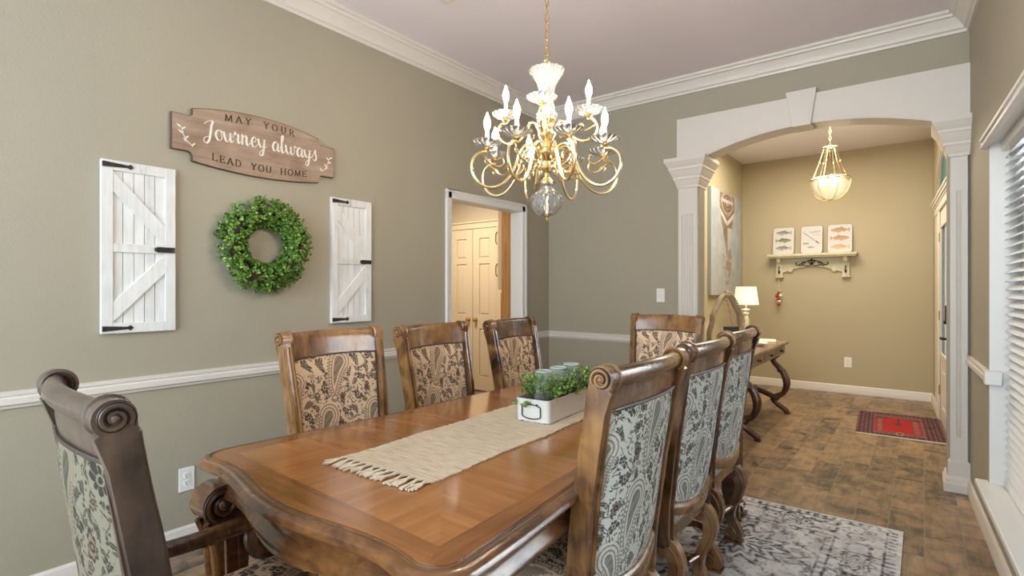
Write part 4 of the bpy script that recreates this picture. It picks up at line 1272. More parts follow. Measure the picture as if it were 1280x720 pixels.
# ------------------------------------------------------------------ wall decor on the left wall (x = XL); w(y, z, out) helper
def lw(y, z, o): return (XL + o, y, z)
FONT = {
 'M': (1.05, [[(.08,0),(.16,1)],[(.16,1),(.52,.06)],[(.52,.06),(.9,1)],[(.9,1),(.97,0)]], [(.0,0,.18),(.04,1,.2),(.88,1,1.04),(.87,0,1.08)]),
 'A': (.92, [[(.08,0),(.46,1)],[(.46,1),(.86,0)],[(.22,.34),(.70,.34)]], [(-.02,0,.2),(.72,0,.98)]),
 'Y': (.86, [[(.08,1),(.43,.48)],[(.43,.48),(.80,1)],[(.43,.48),(.43,0)]], [(-.02,1,.22),(.66,1,.92),(.30,0,.56)]),
 'O': (.95, [[(.47+.41*math.cos(t), .5+.5*math.sin(t)) for t in np.linspace(0, 2*PI, 25)]], []),
 'U': (.92, [[(.15,1),(.15,.35),(.22,.1),(.46,0),(.68,.1),(.76,.35),(.76,1)]], [(.02,1,.28),(.64,1,.9)]),
 'R': (.90, [[(.17,0),(.17,1)],[(.17,1),(.5,1),(.68,.87),(.68,.65),(.5,.52),(.17,.52)],[(.45,.52),(.85,0)]], [(.04,0,.32),(.04,1,.3),(.76,0,.96)]),
 'L': (.80, [[(.17,0),(.17,1)],[(.17,.03),(.74,.03)],[(.74,.03),(.77,.24)]], [(.04,1,.32),(.04,0,.2)]),
 'E': (.82, [[(.17,0),(.17,1)],[(.17,.98),(.72,.98)],[(.17,.52),(.58,.52)],[(.17,.02),(.75,.02)],[(.72,.98),(.74,.82)],[(.75,.02),(.78,.2)],[(.58,.62),(.58,.42)]], [(.04,1,.2),(.04,0,.2)]),
 'D': (.95, [[(.17,0),(.17,1)],[(.17,1),(.48,1),(.72,.86),(.83,.5),(.72,.14),(.48,0),(.17,0)]], [(.04,1,.2),(.04,0,.2)]),
 'H': (1.0, [[(.17,0),(.17,1)],[(.83,0),(.83,1)],[(.17,.52),(.83,.52)]], [(.04,0,.3),(.04,1,.3),(.70,0,.96),(.70,1,.96)]),
}
def ribbon(mb, pts, wf, fn, t0, t1):
    pts = [Vector((p[0], p[1], 0)) for p in pts]; n = len(pts)
    L, Q = [], []
    for i, p in enumerate(pts):
        t = pts[min(i+1, n-1)] - pts[max(i-1, 0)]
        if t.length < 1e-9: t = Vector((1, 0, 0))
        t.normalize(); w = wf(t, i/(n-1))/2
        L.append((p.x - t.y*w, p.y + t.x*w)); Q.append((p.x + t.y*w, p.y - t.x*w))
    vs = [fn(a, c, t1) for a, c in L] + [fn(a, c, t1) for a, c in Q] + [fn(a, c, t0) for a, c in L] + [fn(a, c, t0) for a, c in Q]
    fs = []
    for i in range(n-1):
        fs += [(i, i+1, n+i+1, n+i), (2*n+i, 3*n+i, 3*n+i+1, 2*n+i+1), (i, 2*n+i, 2*n+i+1, i+1), (n+i, n+i+1, 3*n+i+1, 3*n+i)]
    mb.add(vs, fs)
def caps_line(text, x0, x1, base, h, fn, t0, t1):
    """letters from x0 to x1 with the baseline given by base(x)"""
    adv = sum((FONT[ch][0] if ch != ' ' else .95) for ch in text); k = (x1-x0)
    sp = (k/h - adv)/(len(text)-1)
    x = x0
    for ch in text:
        if ch == ' ': x += (.95+sp)*h; continue
        w, strokes, serifs = FONT[ch]; mb = MB()
        def pos(p, q, x=x): return (x + p*h, base(x + w*h/2) + q*h + (p-w/2)*h*((base(x+w*h)-base(x))/(w*h)))
        for st in strokes:
            ribbon(mb, [pos(*p) for p in st], lambda t, f: h*(.06 + .10*abs(t.y)), fn, t0, t1)
        for (a, q, c) in serifs:
            ribbon(mb, [pos(a, q*.96+.02), pos(c, q*.96+.02)], lambda t, f: h*.06, fn, t0, t1)
        mb.build('letter', M['ink'], sign, smooth=0, merge=False)
        x += (w+sp)*h
sign = thing('wall_sign', 'brown wooden plaque sign with lettering above the wreath', 'sign', lw(1.5, 2.07, 0))
SO = .024
def sg_fn(y, z, t): return (t, y-1.5, z-2.07)
def sign_outline(d):
    top = [(1.140+d + (1.852-1.140-2*d)*k/16, 2.196-d + .044*(1-((k/16-.5)*2)**2)) for k in range(17)]
    bot = [(1.852-d - (1.852-1.140-2*d)*k/16, 1.928+d - .026*(1-((k/16-.5)*2)**2)) for k in range(17)]
    rt = [(1.852-d, 2.165-d*.3), (1.862, 2.160-d), (1.956-d, 2.160-d), (1.956-d, 1.974+d), (1.870, 1.974+d), (1.857, 1.968+d*.5), (1.852-d, 1.955)]
    lt = [(1.140+d, 1.955), (1.135, 1.968+d*.5), (1.122, 1.974+d), (1.046+d, 1.974+d), (1.046+d, 2.156-d), (1.130, 2.156-d), (1.140+d, 2.163-d*.3)]
    return top + rt + bot + lt
mb = MB(); mb.prism(sign_outline(0), sg_fn, 0, SO-.004); mb.build('board', M['sign_edge'], sign, smooth=0)
mb = MB(); mb.prism(sign_outline(.004), sg_fn, SO-.004, SO); mb.build('face', M['sign'], sign, smooth=0)
caps_line('MAY YOUR', 1.298, 1.690, lambda x: 2.158 + .022 - .19*(x-1.5)**2*1.2 + .010*(x-1.5), .036, sg_fn, SO-.001, SO+.0015)
caps_line('LEAD YOU HOME', 1.232, 1.768, lambda x: 1.940 + .16*(x-1.5)**2*1.3 - .004, .036, sg_fn, SO-.001, SO+.0015)
# the script line, pen strokes thick on the way down
SC = {
 'J': (.74, [[(.05,1.25),(.30,1.55),(.62,1.62),(.55,1.2),(.48,.5),(.40,-.1),(.22,-.42),(.02,-.25),(.10,.05),(.50,.28)]]),
 'o': (.62, [[(.42,.95),(.20,.85),(.12,.45),(.26,.05),(.48,.10),(.56,.5),(.44,.92),(.58,.80),(.72,.82)]]),
 'u': (.72, [[(.05,.9),(.14,.35),(.26,.03),(.42,.15),(.54,.9)],[(.54,.9),(.54,.3),(.64,.03),(.80,.3)]]),
 'r': (.56, [[(.0,.5),(.14,1.08),(.20,.85),(.40,.88),(.38,.4),(.44,.05),(.60,.3)]]),
 'n': (.74, [[(.05,.8),(.14,.95),(.15,.0)],[(.15,.4),(.32,.92),(.46,.80),(.47,.3),(.56,.02),(.76,.35)]]),
 'e': (.58, [[(.10,.45),(.42,.58),(.44,.88),(.26,.92),(.12,.5),(.22,.06),(.44,.08),(.62,.38)]]),
 'y': (.74, [[(.05,.9),(.14,.4),(.28,.12),(.44,.3),(.56,.95)],[(.56,.95),(.52,.2),(.44,-.5),(.26,-.72),(.18,-.45),(.42,-.1),(.74,.3)]]),
 'a': (.68, [[(.50,.82),(.28,.95),(.10,.55),(.18,.08),(.38,.15),(.52,.8)],[(.52,.85),(.52,.25),(.60,.03),(.74,.3)]]),
 'l': (.46, [[(.0,.4),(.28,1.3),(.30,1.75),(.18,1.6),(.16,.8),(.20,.08),(.32,.05),(.48,.35)]]),
 'w': (.96, [[(.04,.9),(.12,.3),(.26,.05),(.42,.3),(.48,.85)],[(.48,.85),(.52,.2),(.66,.05),(.80,.4),(.78,.95),(.98,.85)]]),
 's': (.52, [[(.02,.2),(.24,.9),(.32,1.12),(.36,.7),(.44,.3),(.30,.0),(.08,.12)]]),
 ' ': (.42, []),
}
mb = MB()
text = 'Journey always'; tot = sum(SC[c_][0] for c_ in text); h = .0565; x = 1.192; sq = (1.838-1.192)/(tot*h)
for ch in text:
    w, sts = SC[ch]
    for st in sts:
        if ch == 'J': st = [(p*1.0, q*1.02) for p, q in st]
        pts = crom([(x + p*h*sq, 2.058 + .006*math.sin((x-1.2)*5) + q*h, 0) for p, q in st], 5)
        ribbon(mb, pts, lambda t, f: h*(.055 + .125*max(0, -t.y)**.8), sg_fn, SO-.001, SO+.0022)
    x += w*h*sq
for (yc, flip) in ((1.115, 1), (1.895, -1)):
    stem = crom([(yc+.028*flip, 2.000, 0), (yc-.008*flip, 2.035, 0), (yc-.024*flip, 2.085, 0)], 5)
    ribbon(mb, stem, lambda t, f: .003, sg_fn, SO-.001, SO+.002)
    for k, (a, sd) in enumerate(((.15, 1), (.35, -1), (.5, 1), (.7, -1), (.9, 1), (1.0, -1))):
        p = stem[min(int(a*(len(stem)-1)), len(stem)-1)]
        q = (p.x + sd*.020*flip - .004*flip, p.y + .016)
        ribbon(mb, [(p.x, p.y), ((p.x+q[0])/2, (p.y+q[1])/2), q], lambda t, f: .008*(1-abs(2*f-1))+.001, sg_fn, SO-.001, SO+.002)
mb.build('script_lettering', M['paint_white'], sign, smooth=0, merge=False)

# barn-door shutters
def barn(label, y0, zt):
    w, h = .300, .790
    t = thing('barn_door_panel', label, 'wall decor', lw(y0, zt-h, 0), 0, 'whitewashed barn door panels')
    fx = lambda y, z, o: (o, y, z)
    def bar(name, a0, a1, c0, c1, o0, o1, mat, bev=.0015):
        q = MB(); q.box(o0, o1, a0, a1, c0, c1); return q.build(name, mat, t, smooth=0, bevel=bev)
    for k in range(5):
        a = .042 + k*(w-.084)/5
        bar('plank', a+.0012, a+(w-.084)/5-.0012, .02, h-.02, .004, .012, M['barn'])
    bar('stile', 0, .044, 0, h, 0, .024, M['barn']); bar('stile', w-.044, w, 0, h, 0, .024, M['barn'])
    bar('rail', .044, w-.044, h-.046, h, 0, .0235, M['barn']); bar('rail', .044, w-.044, 0, .046, 0, .0235, M['barn']); bar('rail', .044, w-.044, .372, .412, 0, .0225, M['barn'])
    for (za, zb2) in ((h-.046-.050, .412+.048), (.046+.050, .372-.048)):
        k = .046
        lim = lambda z: min(max(z, .046 if za < .3 else .412), .372 if za < .3 else h-.046)
        mb = MB(); mb.prism([(.044, lim(za+k)), (.044, lim(za-k)), (w-.044, lim(zb2-k)), (w-.044, lim(zb2+k))], fx, .004, .0215); mb.build('brace', M['barn'], t, smooth=0, bevel=.0015)
    for zc in (h-.022, .022):
        mb = MB(); mb.prism([(.003,zc-.012),(.012,zc-.012),(.10,zc-.006),(.112,zc-.012),(.124,zc),(.112,zc+.012),(.10,zc+.006),(.012,zc+.012),(.003,zc+.012)], fx, .0236, .0275)
        for a in (.02, .05, .085): mb.ball((.028, a, zc), .0035, 6, 4)
        mb.build('hinge_strap', M['iron'], t, smooth=0)
    mb = MB(); mb.box(.0225, .029, w-.080, w-.004, .378, .404); mb.box(.029, .033, w-.074, w-.012, .384, .389); mb.box(.029, .033, w-.074, w-.012, .394, .399)
    mb.lathe([(.008,-.009),(.009,.009)], (.030, w-.084, .391), 8); mb.build('latch', M['iron'], t, smooth=0)
barn('white barn door panel at the left, beside the sign and wreath', .764, 1.870)
barn('white barn door panel between the wreath and the doorway', 1.942, 1.857)

# wreath
wr = thing('boxwood_wreath', 'round green boxwood wreath hung below the wooden sign', 'wreath', lw(1.507, 1.527, 0))
mb = MB(); mb.tube([(.045, .175*math.cos(a), .175*math.sin(a)) for a in np.linspace(0, 2*PI, 41)[:-1]], .034, 8, closed=True); mb.build('twig_ring', M['twig'], wr)
rg = random.Random(5); lf, tw = MB(), MB()
for k in range(760):
    a = rg.uniform(0, 2*PI); phi = rg.uniform(-.45, PI+.45)
    r0 = .175; er_ = Vector((0, math.cos(a), math.sin(a))); eo = Vector((1, 0, 0))
    base = Vector((.045, 0, 0)) + er_*r0 + (er_*math.cos(phi) + eo*math.sin(phi))*.028
    tang = Vector((0, -math.sin(a), math.cos(a)))
    L = rg.uniform(.035, .066) if math.cos(phi) > -.3 else rg.uniform(.025, .045)
    tip = base + (er_*math.cos(phi) + eo*math.sin(phi)*.85 + tang*rg.uniform(-.5, .7))*L
    if tip.x < .008: tip.x = .008
    sprig(lf, tw, base, tip, 7, .0185, rg)
lf.build('leaves', M['leaf'], wr, smooth=60, kind='stuff', merge=False); tw.build('stems', M['twig'], wr, kind='stuff')

# outlet and switch plates
def plate(name, label, cat, place, w, h, duplex):
    """place(a, c, o): a across, c up, o out of the wall"""
    t = thing(name, label, cat, place(0, 0, 0))
    o0 = Vector(place(0, 0, 0)); f = lambda a, c, o: tuple(Vector(place(a, c, o)) - o0)
    def bx(mb, a0, a1, c0, c1, q0, q1): mb.hexa([f(a0,c0,q0),f(a1,c0,q0),f(a1,c0,q1),f(a0,c0,q1),f(a0,c1,q0),f(a1,c1,q0),f(a1,c1,q1),f(a0,c1,q1)])
    mb = MB(); bx(mb, -w/2, w/2, -h/2, h/2, 0, .006); mb.build('cover_plate', M['plastic'], t, smooth=0, bevel=.002)
    if duplex:
        for s in (-1, 1):
            mb = MB(); pl = [(.0165*max(-.86, min(.86, math.cos(a))), s*.0195 + .0165*math.sin(a)) for a in np.linspace(0, 2*PI, 21)[:-1]]
            mb.prism(pl, f, .006, .0085); r_ = mb.build('receptacle', M['plastic'], t, smooth=0)
            mb = MB()
            for a in (-.0065, .0065): bx(mb, a-.0012, a+.0012, s*.0195, s*.0195+.008, .0085, .0088)
            mb.prism([(.0028*math.cos(q), s*.0195-.007+.0028*math.sin(q)) for q in np.linspace(0, 2*PI, 9)[:-1]], f, .0085, .0088)
            mb.build('slots', M['black'], r_, smooth=0)
    else:
        mb = MB(); bx(mb, -.005, .005, -.012, .012, .006, .0085); q = mb.build('switch_slot', M['plastic'], t, smooth=0)
        mb = MB(); mb.hexa([f(-.0035,-.001,.006),f(.0035,-.001,.006),f(.003,.010,.018),f(-.003,.010,.018),f(-.0035,.004,.006),f(.0035,.004,.006),f(.003,.012,.016),f(-.003,.012,.016)])
        mb.build('toggle', M['plastic'], t, smooth=0)
    return t
plate('wall_outlet', 'white duplex outlet low on the left wall beside the table corner', 'outlet', lambda a, c, o: (XL+o, 1.122+a, .324+c), .072, .117, True)
plate('wall_outlet', 'white outlet low on the far foyer wall', 'outlet', lambda a, c, o: (-.72+a, YF-o, .378+c), .078, .125, True)
plate('light_switch', 'white toggle light switch beside the arch column', 'switch', lambda a, c, o: (-1.784+a, YB-o, 1.225+c), .072, .117, False)

# ceiling vent
v = thing('ceiling_vent', 'white slotted vent in the ceiling at the top edge of the view', 'vent', (-2.165, 2.19, ZC))
mb = MB(); loft_rect(mb, -.15, .15, -.15, .15, [(-.0, 0), (-.008, -.004), (-.010, -.030), (-.004, -.032)]); mb.build('frame', M['trim'], v, smooth=0)
for k in range(9):
    y = -.11 + k*.0275
    mb = MB(); mb.hexa([(-.118,y-.010,-.006),(.118,y-.010,-.006),(.118,y-.008,-.006),(-.118,y-.008,-.006),(-.118,y+.008,-.014),(.118,y+.008,-.014),(.118,y+.010,-.014),(-.118,y+.010,-.014)]); mb.build('louver', M['trim'], v, smooth=0)
# ------------------------------------------------------------------ chandelier
CX, CY, CZ = -1.230, 1.830, 1.58
ch = thing('chandelier', 'brass and crystal chandelier with twelve candle bulbs over the dining table', 'chandelier', (CX, CY, CZ))
def fl(n, a): return lambda th, t: 1 + a*math.cos(n*th)
# chain, one link after another, up to the canopy
z0 = 2.235 - CZ; k = 0
chain = MB()
while z0 < ZC - CZ - .03:
    pts = []
    for a in np.linspace(0, 2*PI, 15)[:-1]:
        u = .0085*math.cos(a); w_ = .021*math.sin(a)
        pts.append((u, 0, z0+w_) if k % 2 else (0, u, z0+w_))
    q = MB(); q.tube(pts, .0024, 5, closed=True); q.build('chain_link', M['brass2'], ch)
    z0 += .0335; k += 1
mb = MB(); mb.lathe([(.0,ZC-CZ-.035),(.012,ZC-CZ-.034),(.030,ZC-CZ-.024),(.058,ZC-CZ-.010),(.064,ZC-CZ),(0,ZC-CZ)], seg=24); mb.build('canopy', M['brass'], ch)
Z = lambda z: z - CZ
# central brass stem
mb = MB()
stem = [(.0,1.705),(.012,1.706),(.030,1.712),(.034,1.722),(.026,1.732),(.014,1.742),(.012,1.760),(.022,1.772),(.026,1.782),(.018,1.795),(.014,1.81),(.030,1.828),(.042,1.842),(.044,1.856),(.034,1.870),(.020,1.880),(.016,1.895),(.026,1.905),(.034,1.918),(.036,1.932),(.026,1.946),(.016,1.956),(.014,1.968),(.022,1.974),(.038,1.980),(.040,1.988),(.0,1.990)]
mb.lathe([(r, Z(z)) for r, z in stem], seg=24); mb.build('stem', M['brass'], ch)
mb = MB(); mb.lathe([(.0,Z(2.168)),(.010,Z(2.17)),(.016,Z(2.185)),(.010,Z(2.20)),(.005,Z(2.212)),(.0,Z(2.214))], seg=16)
mb.tube([(.012*math.cos(a), 0, Z(2.222)+.012*math.sin(a)) for a in np.linspace(0, 2*PI, 17)[:-1]], .003, 6, closed=True)
mb.tube([(0,0,Z(1.98)),(0,0,Z(2.18))], .006, 8); mb.build('hanging_rod', M['brass'], ch)
# crystal vase on top and crystal ball below
vase = [(.030,1.990),(.040,1.994),(.044,2.004),(.036,2.014),(.028,2.030),(.0265,2.060),(.029,2.095),(.038,2.130),(.054,2.158),(.067,2.178),(.071,2.188),(.066,2.190),(.050,2.166),(.034,2.134),(.025,2.095),(.0225,2.06),(.022,2.03),(.02,1.998)]
mb = MB(); mb.lathe([(r, Z(z)) for r, z in vase], seg=48, rmod=fl(16, .045), cap=False); mb.build('crystal_vase', M['crystal'], ch, smooth=30)
ballp = [(.010,1.585),(.028,1.588),(.046,1.600),(.059,1.618),(.066,1.640),(.065,1.658),(.058,1.672),(.044,1.684),(.032,1.692),(.026,1.704),(.030,1.716),(.036,1.722),(.030,1.724),(.022,1.706),(.026,1.694),(.040,1.680),(.054,1.668),(.060,1.655),(.061,1.642),(.054,1.621),(.042,1.605),(.026,1.594),(.010,1.592)]
def cutb(th, t): return 1 + (.035 if (int(th/(2*PI)*28+.01) + int(t*30)) % 2 else -.01)
mb = MB(); mb.lathe([(r, Z(z)) for r, z in ballp], seg=56, rmod=cutb, cap=False); mb.build('crystal_ball', M['crystal'], ch, smooth=20)
mb = MB(); mb.lathe([(.0,-.018),(.004,-.016),(.007,-.010),(.004,-.004),(.012,.002),(.016,.008),(.0,.010)], seg=14); mb.build('finial', M['brass'], ch)
mb = MB(); mb.lathe([(.006,.0),(.006,.13)], seg=8); mb.build('ball_rod', M['brass'], ch)
# arm geometry in the (r, z) plane, copied round the stem
def arm_proto(pts, curls, rc, zc):
    am = MB(); P = crom([(r, 0, Z(z)) for r, z in pts], 5); am.tube(P, .0064, 8)
    for c in curls: am.tube(crom([(r, 0, Z(z)) for r, z in c], 5), .0036, 6)
    am.lathe([(.0,Z(zc)-.022),(.006,Z(zc)-.020),(.010,Z(zc)-.012),(.015,Z(zc)-.008),(.011,Z(zc)-.003),(.013,Z(zc)),(.0,Z(zc)+.001)], (rc,0,0), 14)
    bob = MB()
    pr = [(.010,0),(.036,.004),(.054,.013),(.058,.020),(.054,.0205),(.034,.0095),(.010,.005)]
    n = len(pr); seg = 60; vs = []; fs = []
    for j in range(seg):
        th = 2*PI*j/seg
        for r, z in pr:
            sw = th + r*21
            rr_ = r*(1 + .05*math.cos(15*th)*(r/.058)); zz = z + .0022*math.cos(15*sw)*(r/.058)
            vs.append((rc + rr_*math.cos(th), rr_*math.sin(th), Z(zc) + zz))
    for j in range(seg):
        k = (j+1) % seg
        for i in range(n): fs.append((j*n+i, k*n+i, k*n+(i+1) % n, j*n+(i+1) % n))
    bob.add(vs, fs)
    cnd = MB(); cnd.lathe([(.0,Z(zc)+.001),(.0085,Z(zc)+.001),(.0085,Z(zc)+.064),(.006,Z(zc)+.066),(.0,Z(zc)+.066)], (rc,0,0), 14)
    blb = MB(); zb_ = Z(zc)+.066
    blb.lathe([(.0,0),(.006,.0),(.0075,.006),(.0120,.018),(.0135,.027),(.0118,.040),(.0075,.052),(.0035,.062),(.0012,.070),(.0,.073)], (rc,0,zb_), 14)
    return am.mesh('arm', M['brass'], 60), bob.mesh('crystal_cup', M['crystal'], 40), cnd.mesh('candle_sleeve', M['candle'], 40), blb.mesh('bulb', M['bulb'], 80)
low = arm_proto([(.030,1.842),(.055,1.868),(.082,1.874),(.108,1.852),(.130,1.800),(.158,1.742),(.200,1.700),(.245,1.690),(.288,1.708),(.314,1.750),(.312,1.798),(.285,1.826),(.252,1.832)],
    [[(.285,1.826),(.262,1.812),(.236,1.786),(.205,1.776),(.184,1.792),(.190,1.812),(.206,1.806)], [(.236,1.786),(.250,1.806),(.262,1.796),(.254,1.784)],
     [(.108,1.852),(.090,1.820),(.066,1.804),(.054,1.822),(.068,1.836)], [(.158,1.742),(.120,1.752),(.100,1.778),(.112,1.796),(.126,1.782)], [(.100,1.778),(.078,1.766),(.068,1.780),(.080,1.790)]], .252, 1.853)
upp = arm_proto([(.028,1.932),(.046,1.966),(.068,1.972),(.088,1.940),(.110,1.905),(.145,1.888),(.180,1.896),(.205,1.925),(.204,1.958),(.188,1.976),(.172,1.976)],
    [[(.204,1.958),(.176,1.940),(.150,1.930),(.132,1.944),(.140,1.960),(.152,1.952)], [(.088,1.940),(.074,1.912),(.056,1.908),(.052,1.924)]], .172, 1.998)
YAWC = YAW
for proto, angs in ((low, [15+45*k for k in range(8)]), (upp, [-10+90*k for k in range(4)])):
    for a in angs:
        ar = link('arm', proto[0], ch); ar.rotation_euler = (0, 0, YAWC + R(a))
        link('crystal_cup', proto[1], ar); link('candle_sleeve', proto[2], ar); link('bulb', proto[3], ar)

# ------------------------------------------------------------------ foyer pendant
px_, py_ = -.725, 6.10
pn = thing('pendant_light', 'brass bowl pendant light with glass panels hanging in the foyer', 'pendant lamp', (px_, py_, 2.13))
mb = MB(); mb.lathe([(.0,ZF-2.13-.03),(.03,ZF-2.13-.026),(.06,ZF-2.13-.008),(.062,ZF-2.13),(0,ZF-2.13)], seg=20); mb.build('canopy', M['brass'], pn)
z0 = .605; k = 0
while z0 < ZF-2.13-.02:
    q = MB(); q.tube([((.009*math.cos(a) if k % 2 else 0), (0 if k % 2 else .009*math.cos(a)), z0+.021*math.sin(a)) for a in np.linspace(0, 2*PI, 13)[:-1]], .0025, 5, closed=True)
    q.build('chain_link', M['brass2'], pn); z0 += .034; k += 1
mb = MB(); mb.lathe([(.0,.575),(.012,.572),(.022,.560),(.060,.556),(.066,.548),(.060,.540),(.035,.530),(.0,.528)], seg=24); mb.build('crown', M['brass'], pn)
for a in range(6):
    t = 2*PI*a/6 + .3
    q = MB(); q.tube([(.050*math.cos(t), .050*math.sin(t), .545), (.095*math.cos(t), .095*math.sin(t), .39), (.155*math.cos(t), .155*math.sin(t), .232)], .0045, 6)
    q.ball((.088*math.cos(t), .088*math.sin(t), .41), .010, 8, 6); q.build('rod', M['brass'], pn)
mb = MB(); mb.lathe([(.150,.222),(.176,.222),(.184,.230),(.178,.240),(.168,.246),(.150,.240)], seg=36, cap=False); mb.build('rim', M['brass'], pn)
bowl = [(.168,.222),(.168,.200),(.158,.150),(.136,.100),(.100,.058),(.055,.034),(.02,.028)]
mb = MB(); mb.lathe([(r, z) for r, z in bowl] + [(r-.004, z+.003) for r, z in bowl[::-1]], seg=36, rmod=fl(6, .02), cap=False); mb.build('glass_bowl', M['lit_glass'], pn)
for a in range(6):
    t = 2*PI*a/6
    q = MB(); q.tube([((r+.004)*1.02*math.cos(t), (r+.004)*1.02*math.sin(t), z) for r, z in bowl], .0042, 6); q.build('rib', M['brass2'], pn)
mb = MB(); mb.lathe([(.0,0),(.006,.003),(.010,.012),(.005,.020),(.014,.026),(.024,.034),(.0,.036)], seg=14); mb.build('finial', M['brass'], pn)
mb = MB(); mb.tube([(0,0,.53),(0,0,.20)], .005, 8); mb.lathe([(.0,.185),(.02,.19),(.02,.205),(.0,.21)], seg=12); mb.build('stem', M['brass'], pn)
for a in range(3):
    t = 2*PI*a/3 + .8
    q = MB(); q.tube([(.015*math.cos(t), .015*math.sin(t), .197), (.065*math.cos(t), .065*math.sin(t), .19), (.07*math.cos(t), .07*math.sin(t), .20)], .004, 6); ar = q.build('bulb_arm', M['brass'], pn)
    q = MB(); q.lathe([(.0,.198),(.008,.198),(.014,.215),(.0165,.23),(.012,.25),(.004,.268),(.0,.272)], (.07*math.cos(t), .07*math.sin(t), 0), 12); q.build('bulb', M['bulb2'], ar, smooth=80)

# ------------------------------------------------------------------ foyer wall: shelf, fish plaques, beads
SX, SZ = -1.106, 1.700
sh = thing('wall_shelf', 'cream wooden shelf with iron scroll ornament on the far foyer wall', 'shelf', (SX, YF, 1.42))
f0 = lambda x, z, t: (x, -t, z-1.42)
mb = MB(); mb.box(-.490, .490, -.165, 0, .268, .300); mb.box(-.475, .475, -.150, 0, .250, .268); mb.build('shelf_board', M['cream'], sh, smooth=0, bevel=.004)
pl = [(-.395,1.670),(-.395,1.50)] + [(-.33 + .66*k/16, 1.485 + .075*math.sin(PI*k/16)) for k in range(17)] + [(.395,1.50),(.395,1.670)]
mb = MB(); mb.prism(pl, f0, 0, .025); mb.build('back_panel', M['cream'], sh, smooth=0, bevel=.002)
for s in (-1, 1):
    mb = MB(); mb.box(min(s*.33, s*.405), max(s*.33, s*.405), -.045, 0, .010, .25); mb.box(min(s*.32, s*.415), max(s*.32, s*.415), -.052, 0, 0, .016)
    mb.prism([(.045,.25),(.13,.25),(.11,.20),(.075,.17),(.055,.12),(.045,.06)], lambda a, c, t: (s*.367 + t, -a, c), -.022, .022)
    br = mb.build('bracket', M['cream'], sh, smooth=0, bevel=.003)
    mb = MB(); mb.prism([(-.010,1.60),(.010,1.60),(.014,1.56),(.008,1.53),(.012,1.49),(.0,1.47),(-.012,1.49),(-.008,1.53),(-.014,1.56)], lambda a, c, t: (s*.367+a, -t, c-1.42), .045, .050)
    mb.tube(crom([(s*.367, -.05, .155), (s*.367, -.075, .135), (s*.367, -.095, .085), (s*.367, -.085, .055), (s*.367, -.065, .060)], 5), .006, 6)
    mb.build('hook', M['iron'], br, smooth=40)
    mb = MB(); mb.lathe([(.0,-.032),(.02,-.031),(.03,-.028),(.03,-.024)], (s*.245, 0, .10), 16, axis='y'); mb.build('rosette', M['cream'], sh)
mb = MB()
for s in (-1, 1):
    for pts in ([(0,.165),(.03,.150),(.07,.150),(.105,.170),(.10,.195),(.075,.190),(.08,.172)], [(.0,.21),(.03,.215),(.07,.200),(.12,.175),(.15,.160),(.175,.165),(.178,.185),(.165,.188)], [(.0,.165),(.02,.18),(.035,.20),(.025,.215),(.01,.205)], [(.10,.16),(.125,.150),(.14,.155)]):
        mb.tube(crom([(s*a, -.030, c) for a, c in pts], 5), .006, 6)
mb.lathe([(.0,-.038),(.014,-.034),(.016,-.026)], (0, 0, .185), 10, axis='y'); mb.ball((0,-.030,.225), .013, 8, 6)
mb.build('scroll_ornament', M['iron'], sh)
FISH = [(-.5,.02),(-.42,.075),(-.28,.135),(-.10,.17),(.0,.19),(.05,.27),(.14,.22),(.18,.14),(.30,.085),(.38,.05),(.44,.13),(.52,.16),(.49,.0),(.52,-.15),(.44,-.11),(.37,-.04),(.28,-.07),(.22,-.16),(.15,-.10),(.0,-.14),(-.10,-.22),(-.16,-.145),(-.32,-.11),(-.44,-.06)]
def fish(mb, cx, cz, L, flip, y0, y1, mi):
    mb.prism([(cx + flip*a*L, cz + c*L*.85) for a, c in FISH], lambda p, q, t: (p, -t, q), y0, y1, mi)
    return mb
def fish_detail(mb, cx, cz, L, flip, y0, y1, mi):
    mb.prism([(cx + flip*a*L, cz + c*L*.85) for a, c in [(-.42,.06),(-.25,.115),(-.05,.145),(.18,.10),(.36,.035),(.18,.05),(-.05,.08),(-.25,.06)]], lambda p, q, t: (p, -t, q), y0, y1, mi)
    for k in range(7): mb.prism([(cx + flip*(a-.2+k*.08)*L, cz + c*L*.85) for a, c in [(0,.03),(.035,.05),(.03,-.02),(.005,-.03)]], lambda p, q, t: (p, -t, q), y0, y1, mi)
    mb.prism([(cx + flip*(-.40+.022*math.cos(a))*L, cz + (.025+.022*math.sin(a))*L) for a in np.linspace(0, 2*PI, 9)[:-1]], lambda p, q, t: (p, -t, q), y0, y1, mi)
inks = [plain('fish_dark', (.10,.09,.08), .7), plain('fish_green', (.30,.27,.15), .7), plain('fish_grey', (.36,.36,.33), .7), plain('fish_tan', (.52,.33,.20), .7), plain('fish_orange', (.56,.34,.19), .7), plain('fish_pale', (.68,.47,.32), .7)]
M['plaque_edge'] = plain('plaque_edge', (.22,.10,.07), .7)
